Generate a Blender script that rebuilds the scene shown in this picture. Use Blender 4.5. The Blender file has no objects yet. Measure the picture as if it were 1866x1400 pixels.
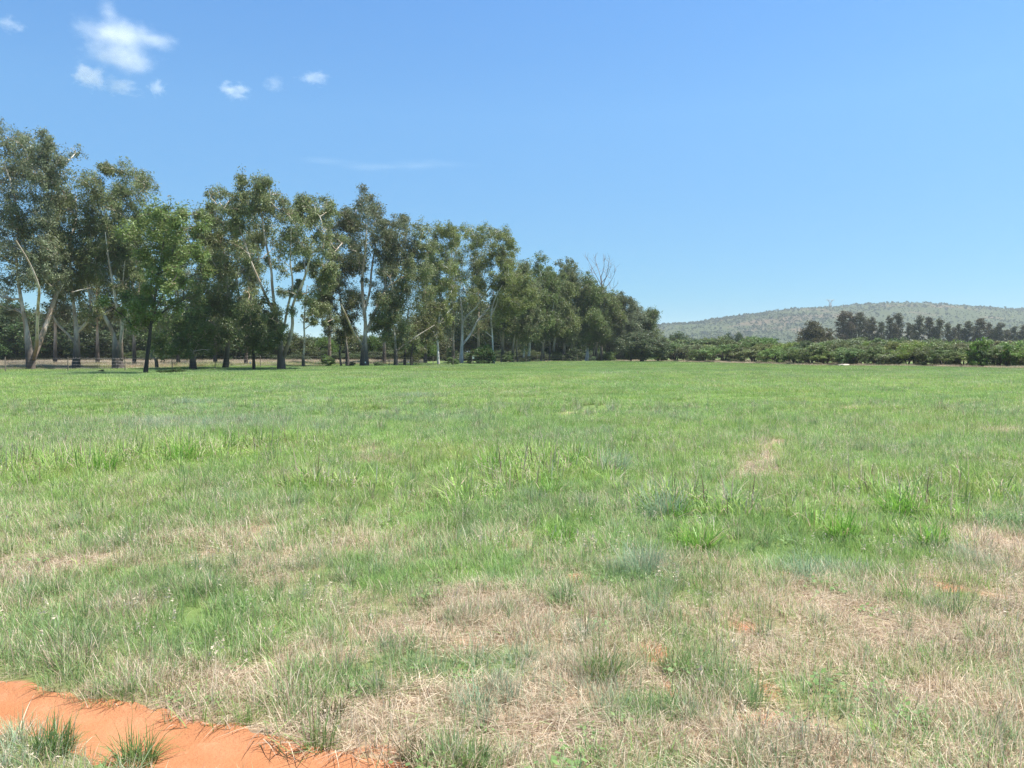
import bpy, math
import numpy as np
R = np.random.default_rng(11)
S = bpy.context.scene
COL = S.collection
FPX, HOR, CAMH = 1400.0, 644.0, 1.6
TILT = math.atan((700 - HOR) / FPX)

# ------------------------------------------------------------ helpers
def ray(px, py):
    cx, cy = (px - 933) / FPX, (700 - py) / FPX
    c, s = math.cos(TILT), math.sin(TILT)
    return cx, c + cy * s, cy * c - s          # x, forward (y), up (z)

def gpt(px, py):
    x, y, z = ray(px, py)
    t = -CAMH / z
    return x * t, y * t

def at(px, py, D):
    x, y, z = ray(px, py)
    t = D / y
    return np.array([x * t, D, CAMH + z * t])

def hash2(ix, iy, seed):
    n = (ix.astype(np.int64) * 374761393 + iy.astype(np.int64) * 668265263 + seed * 974634777) & 0xffffffff
    n = ((n ^ (n >> 13)) * 1274126177) & 0xffffffff
    return ((n ^ (n >> 16)) & 0xffff) / 65535.0

def vnoise(x, y, scale, seed=0, octs=3):
    x = np.asarray(x, float) / scale; y = np.asarray(y, float) / scale
    tot = 0; amp = 1; ws = 0
    for o in range(octs):
        fx, fy = np.floor(x), np.floor(y)
        u, v = x - fx, y - fy
        u = u * u * (3 - 2 * u); v = v * v * (3 - 2 * v)
        a = hash2(fx, fy, seed + o); b = hash2(fx + 1, fy, seed + o)
        c = hash2(fx, fy + 1, seed + o); d = hash2(fx + 1, fy + 1, seed + o)
        tot = tot + amp * ((a * (1 - u) + b * u) * (1 - v) + (c * (1 - u) + d * u) * v)
        ws += amp; amp *= .5; x = x * 2.03; y = y * 2.03
    return tot / ws

def sstep(a, b, x):
    t = np.clip((np.asarray(x, float) - a) / (b - a), 0, 1)
    return t * t * (3 - 2 * t)

def make_mesh(name, verts, faces, mat=None, attrs=None, smooth=False, fmat=None, mats=None):
    """faces: list of (n,k) int arrays"""
    me = bpy.data.meshes.new(name)
    verts = np.asarray(verts, np.float32)
    me.vertices.add(len(verts)); me.vertices.foreach_set('co', verts.ravel())
    idx = np.concatenate([f.ravel() for f in faces]).astype(np.int32)
    cnt = np.concatenate([np.full(len(f), f.shape[1], np.int32) for f in faces])
    st = np.concatenate([[0], np.cumsum(cnt)[:-1]]).astype(np.int32)
    me.loops.add(len(idx)); me.loops.foreach_set('vertex_index', idx)
    me.polygons.add(len(cnt)); me.polygons.foreach_set('loop_start', st)
    try: me.polygons.foreach_set('loop_total', cnt)
    except Exception: pass
    for k, v in (attrs or {}).items():
        a = me.attributes.new(k, 'FLOAT', 'POINT'); a.data.foreach_set('value', np.asarray(v, np.float32))
    for m in (mats or ([mat] if mat else [])): me.materials.append(m)
    if fmat is not None: me.polygons.foreach_set('material_index', np.asarray(fmat, np.int32))
    me.update(calc_edges=True)
    me.polygons.foreach_set('use_smooth', np.full(len(cnt), smooth))
    return me

def link(name, data, parent=None, loc=(0, 0, 0)):
    o = bpy.data.objects.new(name, data); COL.objects.link(o); o.location = loc
    if parent: o.parent = parent
    return o

def tag(o, label=None, cat=None, group=None, kind=None):
    if label: o['label'] = label
    if cat: o['category'] = cat
    if group: o['group'] = group
    if kind: o['kind'] = kind
    return o

class Tubes:
    def __init__(s): s.v = []; s.f = []; s.h = []; s.n = 0
    def add(s, pts, rad, sides=7, H=20.0, smooth=True):
        pts = np.asarray(pts, float); rad = np.asarray(rad, float)
        if smooth and len(pts) > 2:                       # resample with catmull-rom
            P = np.vstack([2 * pts[0] - pts[1], pts, 2 * pts[-1] - pts[-2]]); out = []; rr = []
            for i in range(1, len(P) - 2):
                for t in (0, .34, .67):
                    a, b, c, d = P[i - 1], P[i], P[i + 1], P[i + 2]
                    out.append(.5 * ((2 * b) + (-a + c) * t + (2 * a - 5 * b + 4 * c - d) * t * t + (-a + 3 * b - 3 * c + d) * t ** 3))
                    rr.append(rad[i - 1] * (1 - t) + rad[i] * t)
            out.append(pts[-1]); rr.append(rad[-1]); pts = np.array(out); rad = np.array(rr)
        T = np.gradient(pts, axis=0); T /= np.linalg.norm(T, axis=1, keepdims=True) + 1e-9
        ref = np.array([0.31, .95, 0.05])
        A = np.cross(T, ref); A /= np.linalg.norm(A, axis=1, keepdims=True) + 1e-9
        B = np.cross(T, A)
        an = np.linspace(0, 2 * math.pi, sides, endpoint=False)
        ring = (pts[:, None, :] + (np.cos(an)[None, :, None] * A[:, None, :] + np.sin(an)[None, :, None] * B[:, None, :]) * rad[:, None, None])
        m = len(pts); s.v.append(ring.reshape(-1, 3)); s.h.append(np.repeat(pts[:, 2] / H, sides))
        i = np.arange(m - 1)[:, None] * sides; j = np.arange(sides)[None, :]; k = (j + 1) % sides
        f = np.stack([i + j, i + k, i + sides + k, i + sides + j], -1).reshape(-1, 4) + s.n
        s.f.append(f); s.n += m * sides
    def mesh(s, name, mat):
        return make_mesh(name, np.vstack(s.v), [np.vstack(s.f)], mat, {'hgt': np.concatenate(s.h)}, smooth=True)

# ------------------------------------------------------------ materials
def newmat(name):
    m = bpy.data.materials.new(name); m.use_nodes = True
    nt = m.node_tree; nt.nodes.clear()
    return m, nt, nt.nodes, nt.links

def N(nt, t, **kw):
    n = nt.nodes.new(t)
    for k, v in kw.items():
        if hasattr(n, k): setattr(n, k, v)
    return n

def sock(nt, s, v):
    if isinstance(v, bpy.types.NodeSocket): nt.links.new(v, s)
    elif isinstance(v, (tuple, list)) and len(v) == 3 and s.type == 'RGBA': s.default_value = (*v, 1)
    else: s.default_value = v

def math_(nt, op, a, b=0.0, c=None, clamp=False):
    n = N(nt, 'ShaderNodeMath', operation=op, use_clamp=clamp)
    sock(nt, n.inputs[0], a); sock(nt, n.inputs[1], b)
    if c is not None: sock(nt, n.inputs[2], c)
    return n.outputs[0]

def mix_(nt, f, a, b, mode='MIX'):
    n = N(nt, 'ShaderNodeMix', data_type='RGBA', blend_type=mode)
    sock(nt, n.inputs[0], f); sock(nt, n.inputs[6], a); sock(nt, n.inputs[7], b)
    return n.outputs[2]

def map_(nt, v, a, b, c=0.0, d=1.0):
    n = N(nt, 'ShaderNodeMapRange', interpolation_type='SMOOTHSTEP'); n.clamp = True
    for i, q in enumerate((v, a, b, c, d)): sock(nt, n.inputs[i], q)
    return n.outputs[0]

def attr_(nt, name, kind='GEOMETRY'):
    n = N(nt, 'ShaderNodeAttribute', attribute_type=kind, attribute_name=name)
    return n

def noise_(nt, scale, detail=4, vec=None, rough=.55):
    n = N(nt, 'ShaderNodeTexNoise'); n.inputs['Scale'].default_value = scale
    n.inputs['Detail'].default_value = detail; n.inputs['Roughness'].default_value = rough
    if vec is not None: nt.links.new(vec, n.inputs['Vector'])
    return n.outputs[0]

def leafshader(nt, col, trans=.35, rough=.55, spec=.35, transcol=None):
    p = N(nt, 'ShaderNodeBsdfPrincipled'); sock(nt, p.inputs['Base Color'], col)
    p.inputs['Roughness'].default_value = rough; p.inputs['Specular IOR Level'].default_value = spec
    t = N(nt, 'ShaderNodeBsdfTranslucent'); sock(nt, t.inputs[0], transcol if transcol is not None else col)
    m = N(nt, 'ShaderNodeMixShader'); m.inputs[0].default_value = trans
    nt.links.new(p.outputs[0], m.inputs[1]); nt.links.new(t.outputs[0], m.inputs[2])
    o = N(nt, 'ShaderNodeOutputMaterial'); nt.links.new(m.outputs[0], o.inputs[0])

def mat_grass():
    m, nt, nd, lk = newmat('grass_blades')
    rnd = attr_(nt, 'rnd').outputs['Fac']; hg = attr_(nt, 'hgt').outputs['Fac']
    dry = attr_(nt, 'dry', 'INSTANCER').outputs['Fac']; hue = attr_(nt, 'hue', 'INSTANCER').outputs['Fac']
    lum = attr_(nt, 'lum', 'INSTANCER').outputs['Fac']
    g = N(nt, 'ShaderNodeValToRGB'); e = g.color_ramp.elements
    e[0].position = 0; e[0].color = (.37, .405, .130, 1); e[1].position = 1; e[1].color = (.31, .40, .25, 1)
    q = e.new(.33); q.color = (.265, .410, .098, 1); q = e.new(.62); q.color = (.225, .345, .125, 1)
    hh = math_(nt, 'ADD', hue, math_(nt, 'MULTIPLY', math_(nt, 'SUBTRACT', rnd, .5), .3))
    lk.new(hh, g.inputs[0])
    st = N(nt, 'ShaderNodeValToRGB'); e = st.color_ramp.elements
    e[0].color = (.30, .20, .12, 1); e[1].color = (.68, .59, .44, 1)
    q = e.new(.3); q.color = (.55, .43, .31, 1); q = e.new(.6); q.color = (.59, .49, .355, 1)
    r2 = math_(nt, 'FRACT', math_(nt, 'MULTIPLY', rnd, 7.31)); lk.new(r2, st.inputs[0])
    d = math_(nt, 'SUBTRACT', dry, rnd)
    d = map_(nt, d, -.06, .06)
    tip = math_(nt, 'MULTIPLY', map_(nt, hg, .6, 1.0), math_(nt, 'MULTIPLY', dry, .35))
    d = math_(nt, 'MAXIMUM', d, tip)
    c = mix_(nt, d, g.outputs[0], st.outputs[0])
    v = N(nt, 'ShaderNodeHueSaturation'); lk.new(c, v.inputs['Color'])
    lk.new(math_(nt, 'MULTIPLY', lum, math_(nt, 'ADD', .78, math_(nt, 'MULTIPLY', r2, .44))), v.inputs['Value'])
    leafshader(nt, v.outputs[0], .42, .5, .3)
    return m

def mat_leaf(name='leaves', trans=.36):
    m, nt, nd, lk = newmat(name)
    rnd = attr_(nt, 'rnd').outputs['Fac']; cl = attr_(nt, 'clump').outputs['Fac']
    oi = N(nt, 'ShaderNodeObjectInfo')
    c = mix_(nt, math_(nt, 'MULTIPLY', rnd, .6), oi.outputs['Color'], mix_(nt, 1.0, oi.outputs['Color'], (1.35, 1.30, .90), 'MULTIPLY'))
    c = mix_(nt, math_(nt, 'GREATER_THAN', rnd, .97), c, (.17, .13, .07))
    v = N(nt, 'ShaderNodeHueSaturation'); lk.new(c, v.inputs['Color'])
    lk.new(math_(nt, 'ADD', .82, math_(nt, 'MULTIPLY', cl, .62)), v.inputs['Value'])
    lk.new(math_(nt, 'ADD', .485, math_(nt, 'MULTIPLY', cl, .025)), v.inputs['Hue'])
    leafshader(nt, v.outputs[0], trans, .5, .35)
    return m

def mat_bark(name, pale, dark, tan, lo, hi):
    m, nt, nd, lk = newmat(name)
    tc = N(nt, 'ShaderNodeTexCoord'); hg = attr_(nt, 'hgt').outputs['Fac']
    mp = N(nt, 'ShaderNodeMapping'); lk.new(tc.outputs['Object'], mp.inputs[0]); mp.inputs['Scale'].default_value = (1, 1, .35)
    n1 = noise_(nt, 1.1, 5, mp.outputs[0]); n2 = noise_(nt, 6, 4, mp.outputs[0])
    c = mix_(nt, map_(nt, n1, .40, .6), pale, tan)
    c = mix_(nt, map_(nt, n2, .55, .75), c, dark)
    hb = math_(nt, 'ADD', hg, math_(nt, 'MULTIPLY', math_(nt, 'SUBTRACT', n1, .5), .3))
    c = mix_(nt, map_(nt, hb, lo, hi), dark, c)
    p = N(nt, 'ShaderNodeBsdfPrincipled'); lk.new(c, p.inputs['Base Color']); p.inputs['Roughness'].default_value = .85
    bp = N(nt, 'ShaderNodeBump'); bp.inputs['Strength'].default_value = .6; bp.inputs['Distance'].default_value = .05
    lk.new(n2, bp.inputs['Height']); lk.new(bp.outputs[0], p.inputs['Normal'])
    o = N(nt, 'ShaderNodeOutputMaterial'); lk.new(p.outputs[0], o.inputs[0])
    return m

def mat_plain(name, col, rough=.7, var=.3, scale=8, metal=0):
    m, nt, nd, lk = newmat(name)
    tc = N(nt, 'ShaderNodeTexCoord')
    n = noise_(nt, scale, 4, tc.outputs['Object'])
    c = mix_(nt, n, tuple(q * (1 - var) for q in col), tuple(min(1, q * (1 + var)) for q in col))
    p = N(nt, 'ShaderNodeBsdfPrincipled'); lk.new(c, p.inputs['Base Color']); p.inputs['Roughness'].default_value = rough
    p.inputs['Metallic'].default_value = metal
    o = N(nt, 'ShaderNodeOutputMaterial'); lk.new(p.outputs[0], o.inputs[0])
    return m

def mat_ground():
    m, nt, nd, lk = newmat('field_soil')
    geo = N(nt, 'ShaderNodeNewGeometry').outputs['Position']
    dry = attr_(nt, 'dry').outputs['Fac']; soil = attr_(nt, 'soil').outputs['Fac']
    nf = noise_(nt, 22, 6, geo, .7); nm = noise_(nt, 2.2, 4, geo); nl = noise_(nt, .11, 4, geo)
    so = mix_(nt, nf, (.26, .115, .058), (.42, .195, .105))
    th = mix_(nt, nf, (.13, .085, .052), (.42, .31, .20))  # straw litter; dark end deepened to paint in shade specks between blades
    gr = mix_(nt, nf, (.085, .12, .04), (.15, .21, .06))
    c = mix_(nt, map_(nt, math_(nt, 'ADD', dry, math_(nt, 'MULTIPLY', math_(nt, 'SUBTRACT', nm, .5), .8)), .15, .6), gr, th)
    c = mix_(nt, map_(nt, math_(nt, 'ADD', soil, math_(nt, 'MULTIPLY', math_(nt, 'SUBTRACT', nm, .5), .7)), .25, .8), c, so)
    p = N(nt, 'ShaderNodeBsdfPrincipled'); lk.new(c, p.inputs['Base Color']); p.inputs['Roughness'].default_value = .95
    p.inputs['Specular IOR Level'].default_value = .1
    bp = N(nt, 'ShaderNodeBump'); bp.inputs['Strength'].default_value = .7; bp.inputs['Distance'].default_value = .02
    lk.new(nf, bp.inputs['Height']); lk.new(bp.outputs[0], p.inputs['Normal'])
    o = N(nt, 'ShaderNodeOutputMaterial'); lk.new(p.outputs[0], o.inputs[0])
    return m

def mat_path():
    m, nt, nd, lk = newmat('red_sand')
    geo = N(nt, 'ShaderNodeNewGeometry').outputs['Position']
    n1 = noise_(nt, 3.2, 6, geo, .6); n2 = noise_(nt, 60, 4, geo, .7); n3 = noise_(nt, 11, 5, geo)
    c = mix_(nt, map_(nt, n1, .3, .7), (.33, .138, .060), (.395, .178, .088))
    c = mix_(nt, map_(nt, n3, .55, .75, 0, .6), c, (.42, .215, .115))
    c = mix_(nt, map_(nt, n2, .62, .75, 0, .5), c, (.30, .12, .06))
    p = N(nt, 'ShaderNodeBsdfPrincipled'); lk.new(c, p.inputs['Base Color']); p.inputs['Roughness'].default_value = .95
    p.inputs['Specular IOR Level'].default_value = .1
    bp = N(nt, 'ShaderNodeBump'); bp.inputs['Strength'].default_value = .8; bp.inputs['Distance'].default_value = .012
    lk.new(math_(nt, 'ADD', n2, n3), bp.inputs['Height']); lk.new(bp.outputs[0], p.inputs['Normal'])
    o = N(nt, 'ShaderNodeOutputMaterial'); lk.new(p.outputs[0], o.inputs[0])
    return m

def mat_hill():
    m, nt, nd, lk = newmat('hill_slope')
    geo = N(nt, 'ShaderNodeNewGeometry').outputs['Position']
    n1 = noise_(nt, .011, 6, geo, .6); n2 = noise_(nt, .09, 5, geo, .7)
    c = mix_(nt, n2, (.034, .047, .020), (.082, .088, .047))
    c = mix_(nt, map_(nt, n1, .52, .66), c, (.11, .085, .055))
    c = mix_(nt, map_(nt, n1, .32, .46), (.045, .058, .026), c)
    p = N(nt, 'ShaderNodeBsdfPrincipled'); lk.new(c, p.inputs['Base Color']); p.inputs['Roughness'].default_value = 1
    p.inputs['Specular IOR Level'].default_value = 0
    o = N(nt, 'ShaderNodeOutputMaterial'); lk.new(p.outputs[0], o.inputs[0])
    return m

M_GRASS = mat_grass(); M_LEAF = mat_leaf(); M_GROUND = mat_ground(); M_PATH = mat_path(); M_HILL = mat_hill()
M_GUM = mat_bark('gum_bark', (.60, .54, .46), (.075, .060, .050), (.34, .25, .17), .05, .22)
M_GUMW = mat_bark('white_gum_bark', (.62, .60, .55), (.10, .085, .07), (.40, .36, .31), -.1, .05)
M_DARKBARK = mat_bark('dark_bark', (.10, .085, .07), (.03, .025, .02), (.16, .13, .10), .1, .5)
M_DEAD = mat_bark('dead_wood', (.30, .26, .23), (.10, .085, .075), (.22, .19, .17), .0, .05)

# ------------------------------------------------------------ world, sun, camera
SUN_EL, SUN_AZ = math.radians(67), math.radians(88)    # azimuth clockwise from +Y (view direction)
w = bpy.data.worlds.new('World'); S.world = w; w.use_nodes = True
nt = w.node_tree; nt.nodes.clear()
sky = nt.nodes.new('ShaderNodeTexSky'); sky.sky_type = 'NISHITA'; sky.sun_disc = False
sky.sun_elevation = SUN_EL; sky.sun_rotation = SUN_AZ
sky.altitude = 1300; sky.air_density = 1.0; sky.dust_density = .6; sky.ozone_density = 2.2
bg = nt.nodes.new('ShaderNodeBackground'); bg.inputs[1].default_value = .116
ow = nt.nodes.new('ShaderNodeOutputWorld')
# clearer, bluer air near the horizon than the model's default
tcw = nt.nodes.new('ShaderNodeTexCoord'); sx = nt.nodes.new('ShaderNodeSeparateXYZ'); rp = nt.nodes.new('ShaderNodeValToRGB')
nt.links.new(tcw.outputs['Generated'], sx.inputs[0]); nt.links.new(sx.outputs[2], rp.inputs[0])
el = rp.color_ramp.elements; kk = .80
el[0].position = 0; el[0].color = (.16 * kk, .33 * kk, .48 * kk, 1); el[1].position = .42; el[1].color = (.56 * kk, .92 * kk, 1.12 * kk, 1)
for pz, cz_ in ((.07, (.25, .48, .60)), (.155, (.39, .63, .74)), (.29, (.57, .87, .98))):
    q = el.new(pz); q.color = (*[v * kk for v in cz_], 1)
mx = nt.nodes.new('ShaderNodeMix'); mx.data_type = 'RGBA'; mx.blend_type = 'MULTIPLY'; mx.inputs[0].default_value = 1
nt.links.new(sky.outputs[0], mx.inputs[6]); nt.links.new(rp.outputs[0], mx.inputs[7])
nt.links.new(mx.outputs[2], bg.inputs[0]); nt.links.new(bg.outputs[0], ow.inputs[0])
sl = bpy.data.lights.new('sun', 'SUN'); sl.energy = 5.0; sl.angle = math.radians(.53); sl.color = (1, .96, .90)
so = link('sun', sl)
from mathutils import Vector
sd = Vector((math.sin(SUN_AZ) * math.cos(SUN_EL), math.cos(SUN_AZ) * math.cos(SUN_EL), math.sin(SUN_EL)))
so.rotation_euler = sd.to_track_quat('Z', 'Y').to_euler()
cam = bpy.data.cameras.new('camera'); co = link('camera', cam); S.camera = co
co.location = (0, 0, CAMH); co.rotation_euler = (math.pi / 2 - TILT, 0, 0)
cam.sensor_width = 36; cam.lens = 36 * FPX / 1866; cam.clip_end = 30000; cam.clip_start = .05
S.view_settings.view_transform = 'Standard'; S.view_settings.look = 'None'
S.view_settings.exposure = 1.15; S.view_settings.gamma = 1
S.cycles.use_denoising = True; S.cycles.denoiser = 'OPENIMAGEDENOISE'; S.cycles.denoising_input_passes = 'RGB_ALBEDO_NORMAL'; S.cycles.denoising_prefilter = 'NONE'
S.cycles.max_bounces = 6; S.cycles.diffuse_bounces = 3; S.cycles.transmission_bounces = 3
S.cycles.volume_bounces = 5; S.cycles.transparent_max_bounces = 8; S.cycles.sample_clamp_indirect = 6

# ------------------------------------------------------------ masks over the ground (metres)
PU = np.array([gpt(x, y) for x, y in [(-500, 1180), (-250, 1200), (0, 1236), (130, 1262), (250, 1292), (400, 1318), (520, 1345), (650, 1372), (770, 1402), (900, 1430), (1100, 1475), (1500, 1600)]])
PL = np.array([gpt(x, y) for x, y in [(-500, 1250), (-250, 1285), (0, 1330), (90, 1350), (170, 1380), (230, 1412), (300, 1440), (400, 1470), (520, 1500), (700, 1550), (900, 1600), (1200, 1720)]])
def y_on(P, x): return np.interp(x, P[:, 0], P[:, 1])
def path_mask(x, y):
    n = (vnoise(x, y, .16, 91, 3) - .5) * .10
    up = y_on(PU, x) - y + n; lo = y - y_on(PL, x) + n * 1.0
    return sstep(-.02, .07, np.minimum(up, lo))

def path_soft(x, y):
    return sstep(-.03, .14, np.minimum(y_on(PU, x) - y, y - y_on(PL, x)))

def blobs(x, y, L):
    wob = 1 + (vnoise(x, y, .5, 7, 3) - .5) * 1.3
    out = np.zeros_like(np.asarray(x, float))
    for px, py, wx, wy in L:
        cx, cy = gpt(px, py); sx = wx / FPX * cy
        sy = abs(gpt(px, py - wy)[1] - gpt(px, py + wy)[1]) / 2
        d = ((x - cx) / sx) ** 2 + ((y - cy) / sy) ** 2
        out = np.maximum(out, np.exp(-d * wob))
    return out
SOILB = [(1355, 1145, 38, 13), (1400, 1250, 26, 30), (1195, 1190, 40, 22), (485, 1152, 16, 13), (1220, 1250, 20, 30), (690, 1365, 70, 10), (1380, 1310, 60, 14), (15, 1245, 60, 10)]
STRAWB = [(660, 820, 40, 8), (1385, 852, 28, 14), (1830, 790, 45, 4), (560, 868, 60, 7), (700, 840, 60, 6), (1820, 985, 80, 34), (1690, 1150, 120, 50),
          (130, 1035, 60, 14), (250, 1110, 60, 24), (560, 1190, 90, 30), (700, 1150, 120, 20), (860, 1100, 70, 18), (420, 1240, 130, 26), (1000, 1350, 160, 40),
          (640, 1300, 120, 30), (560, 1330, 110, 20), (768, 671, 9, 1.5), (1560, 745, 30, 3), (1045, 755, 30, 3), (1250, 1340, 200, 26), (1700, 1270, 130, 30), (1860, 1030, 60, 60), (1560, 1130, 60, 30),
          (1400, 830, 14, 12)]
LUSHB = [(120, 850, 170, 18), (330, 832, 150, 18), (520, 815, 80, 14), (1000, 850, 130, 26), (940, 880, 60, 20), (1220, 925, 70, 20), (1640, 915, 60, 25), (1750, 890, 60, 20),
         (1020, 975, 40, 16), (1275, 985, 50, 18), (1540, 960, 90, 22), (1700, 975, 60, 20), (1350, 940, 60, 18), (670, 890, 60, 14), (840, 915, 50, 16), (560, 885, 60, 10)]
GREENB = [(60, 1385, 190, 55), (200, 1400, 120, 40), (900, 1040, 120, 30), (1160, 1300, 90, 30), (1450, 1010, 150, 30), (860, 1220, 90, 26)]
BLUEB = [(300, 775, 90, 12), (400, 772, 60, 10), (760, 726, 45, 4), (1110, 848, 70, 18), (1190, 915, 60, 20), (1335, 930, 50, 14), (1170, 1035, 55, 20), (1490, 1045, 70, 14), (570, 730, 40, 4), (1780, 1020, 40, 30), (60, 1370, 140, 50), (340, 735, 60, 4), (1000, 1250, 120, 60)]

TRK = np.array([gpt(a, b) for a, b in [(1362, 872), (1375, 858), (1395, 835), (1412, 802)]])
def strawm(x, y):
    x = np.asarray(x, float); y = np.asarray(y, float); d = np.full(x.shape, 9.)
    for a, b in zip(TRK[:-1], TRK[1:]):
        ab = b - a; t = np.clip(((x - a[0]) * ab[0] + (y - a[1]) * ab[1]) / (ab @ ab), 0, 1)
        d = np.minimum(d, np.hypot(x - a[0] - t * ab[0], y - a[1] - t * ab[1]))
    d = d + (vnoise(x, y, .4, 15, 2) - .5) * .22
    return np.maximum(blobs(x, y, STRAWB), 1.5 * (1 - sstep(.10, .30 , d)) * (1 - sstep(14, 26, y)))

# boundaries of the mown field: tree line on one side, bush line on the other
TL0, TL1 = np.array([-53., 66.]), np.array([27., 160.])
tn = np.array([-(TL1 - TL0)[1], (TL1 - TL0)[0]]); tn = tn / np.linalg.norm(tn)
def s_tree(x, y): return (np.asarray(x) - TL0[0]) * tn[0] + (np.asarray(y) - TL0[1]) * tn[1]
BL = np.array([gpt(px, py) for px, py in [(1180, 658.6), (1300, 661.5), (1400, 664.0), (1500, 666.2), (1620, 668.0), (1750, 670.3), (1866, 672.3), (2100, 676)]])
def s_bush(x, y):   # >0 beyond the bush line
    xx = np.interp(-np.asarray(y, float), -BL[:, 1], BL[:, 0])
    return np.where(np.asarray(y) > BL[0, 1], np.asarray(y) - BL[0, 1], (np.asarray(x) - xx) * .8)

def dry_map(x, y):
    x = np.asarray(x, float); y = np.asarray(y, float)
    near = 1 - sstep(6.3, 11.0, y + (vnoise(x, y, 2.6, 5, 3) - .5) * 5.0)
    base = .15 + .22 * near + .05 * (1 - sstep(3.5, 6.5, y))
    base = base + (vnoise(x, y, .9, 17, 3) - .5) * (.55 * near + .30) + (vnoise(x, y, .33, 19, 2) - .5) * .35 * near + (vnoise(x, y, 7, 23, 3) - .5) * .25
    base = base - .28 * blobs(x, y, GREENB) + .52 * strawm(x, y) - .60 * blobs(x, y, LUSHB)
    return np.clip(base, 0.02, 1)
def soil_map(x, y):
    return np.clip(path_mask(x, y) + .9 * blobs(x, y, SOILB) + sstep(.70, .85, vnoise(x, y, .5, 61, 3)) * (1 - sstep(5, 8, y)) * .7, 0, 1)
def gz(x, y):
    d = np.hypot(x, y)
    h = (vnoise(x, y, 1.7, 31, 3) - .5) * .07 + (vnoise(x, y, .28, 35, 2) - .5) * .022
    h = h * (1 - sstep(30, 60, d)) + (vnoise(x, y, 14, 37, 2) - .5) * .25 * sstep(10, 30, d) * (1 - sstep(300, 800, d))
    return h - .028 * path_soft(x, y)

# ------------------------------------------------------------ ground sheet
def axis(lo, hi, c0, c1, st, g=1.13):
    a = list(np.arange(c0, c1 + 1e-6, st)); s = st
    while a[-1] < hi: s = min(s * g, 400); a.append(a[-1] + s)
    s = st; b = []
    cur = c0
    while cur > lo: s = min(s * g, 400); cur -= s; b.append(cur)
    return np.array(b[::-1] + a)
gx = axis(-5000, 5000, -6, 6, .05, 1.05); gy = axis(-300, 7000, 2, 9, .05, 1.05)
X, Y = np.meshgrid(gx, gy); sh = X.shape; X = X.ravel(); Y = Y.ravel()
Z = gz(X, Y)
Ys = np.maximum(Y, 1.0)
fi = np.arange(len(X)).reshape(sh)
F = np.stack([fi[:-1, :-1], fi[:-1, 1:], fi[1:, 1:], fi[1:, :-1]], -1).reshape(-1, 4)
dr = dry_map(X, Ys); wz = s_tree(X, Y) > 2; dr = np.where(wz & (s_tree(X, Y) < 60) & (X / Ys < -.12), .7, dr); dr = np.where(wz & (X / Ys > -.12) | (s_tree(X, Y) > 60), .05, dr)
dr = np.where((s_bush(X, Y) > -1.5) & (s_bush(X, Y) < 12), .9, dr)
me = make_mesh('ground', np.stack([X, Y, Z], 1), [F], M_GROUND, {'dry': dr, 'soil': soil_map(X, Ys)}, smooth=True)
tag(link('ground', me), kind='structure')

# path: its own sheet, 4 mm over the dipped ground
U = np.linspace(PU[1, 0], min(PU[-2, 0], PL[-2, 0]), 420); V = np.linspace(0, 1, 26)
UU, VV = np.meshgrid(U, V)
yl, yu = y_on(PL, UU), y_on(PU, UU)
yl = yl - .03 + (vnoise(UU, yl * 0, .11, 3, 3) - .5) * .12; yu = yu + .02 + (vnoise(UU, yl * 0 + 9, .11, 4, 3) - .5) * .12
YY = yl + (yu - yl) * VV
fi = np.arange(UU.size).reshape(UU.shape)
F = np.stack([fi[:-1, :-1], fi[:-1, 1:], fi[1:, 1:], fi[1:, :-1]], -1).reshape(-1, 4)
x, y = UU.ravel(), YY.ravel()
lip = np.minimum(VV, 1 - VV).ravel()
me = make_mesh('path', np.stack([x, y, gz(x, y) + .005 - .012 * (1 - sstep(0, .06, lip))], 1), [F], M_PATH, smooth=True)
tag(link('path', me), kind='structure')

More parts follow.
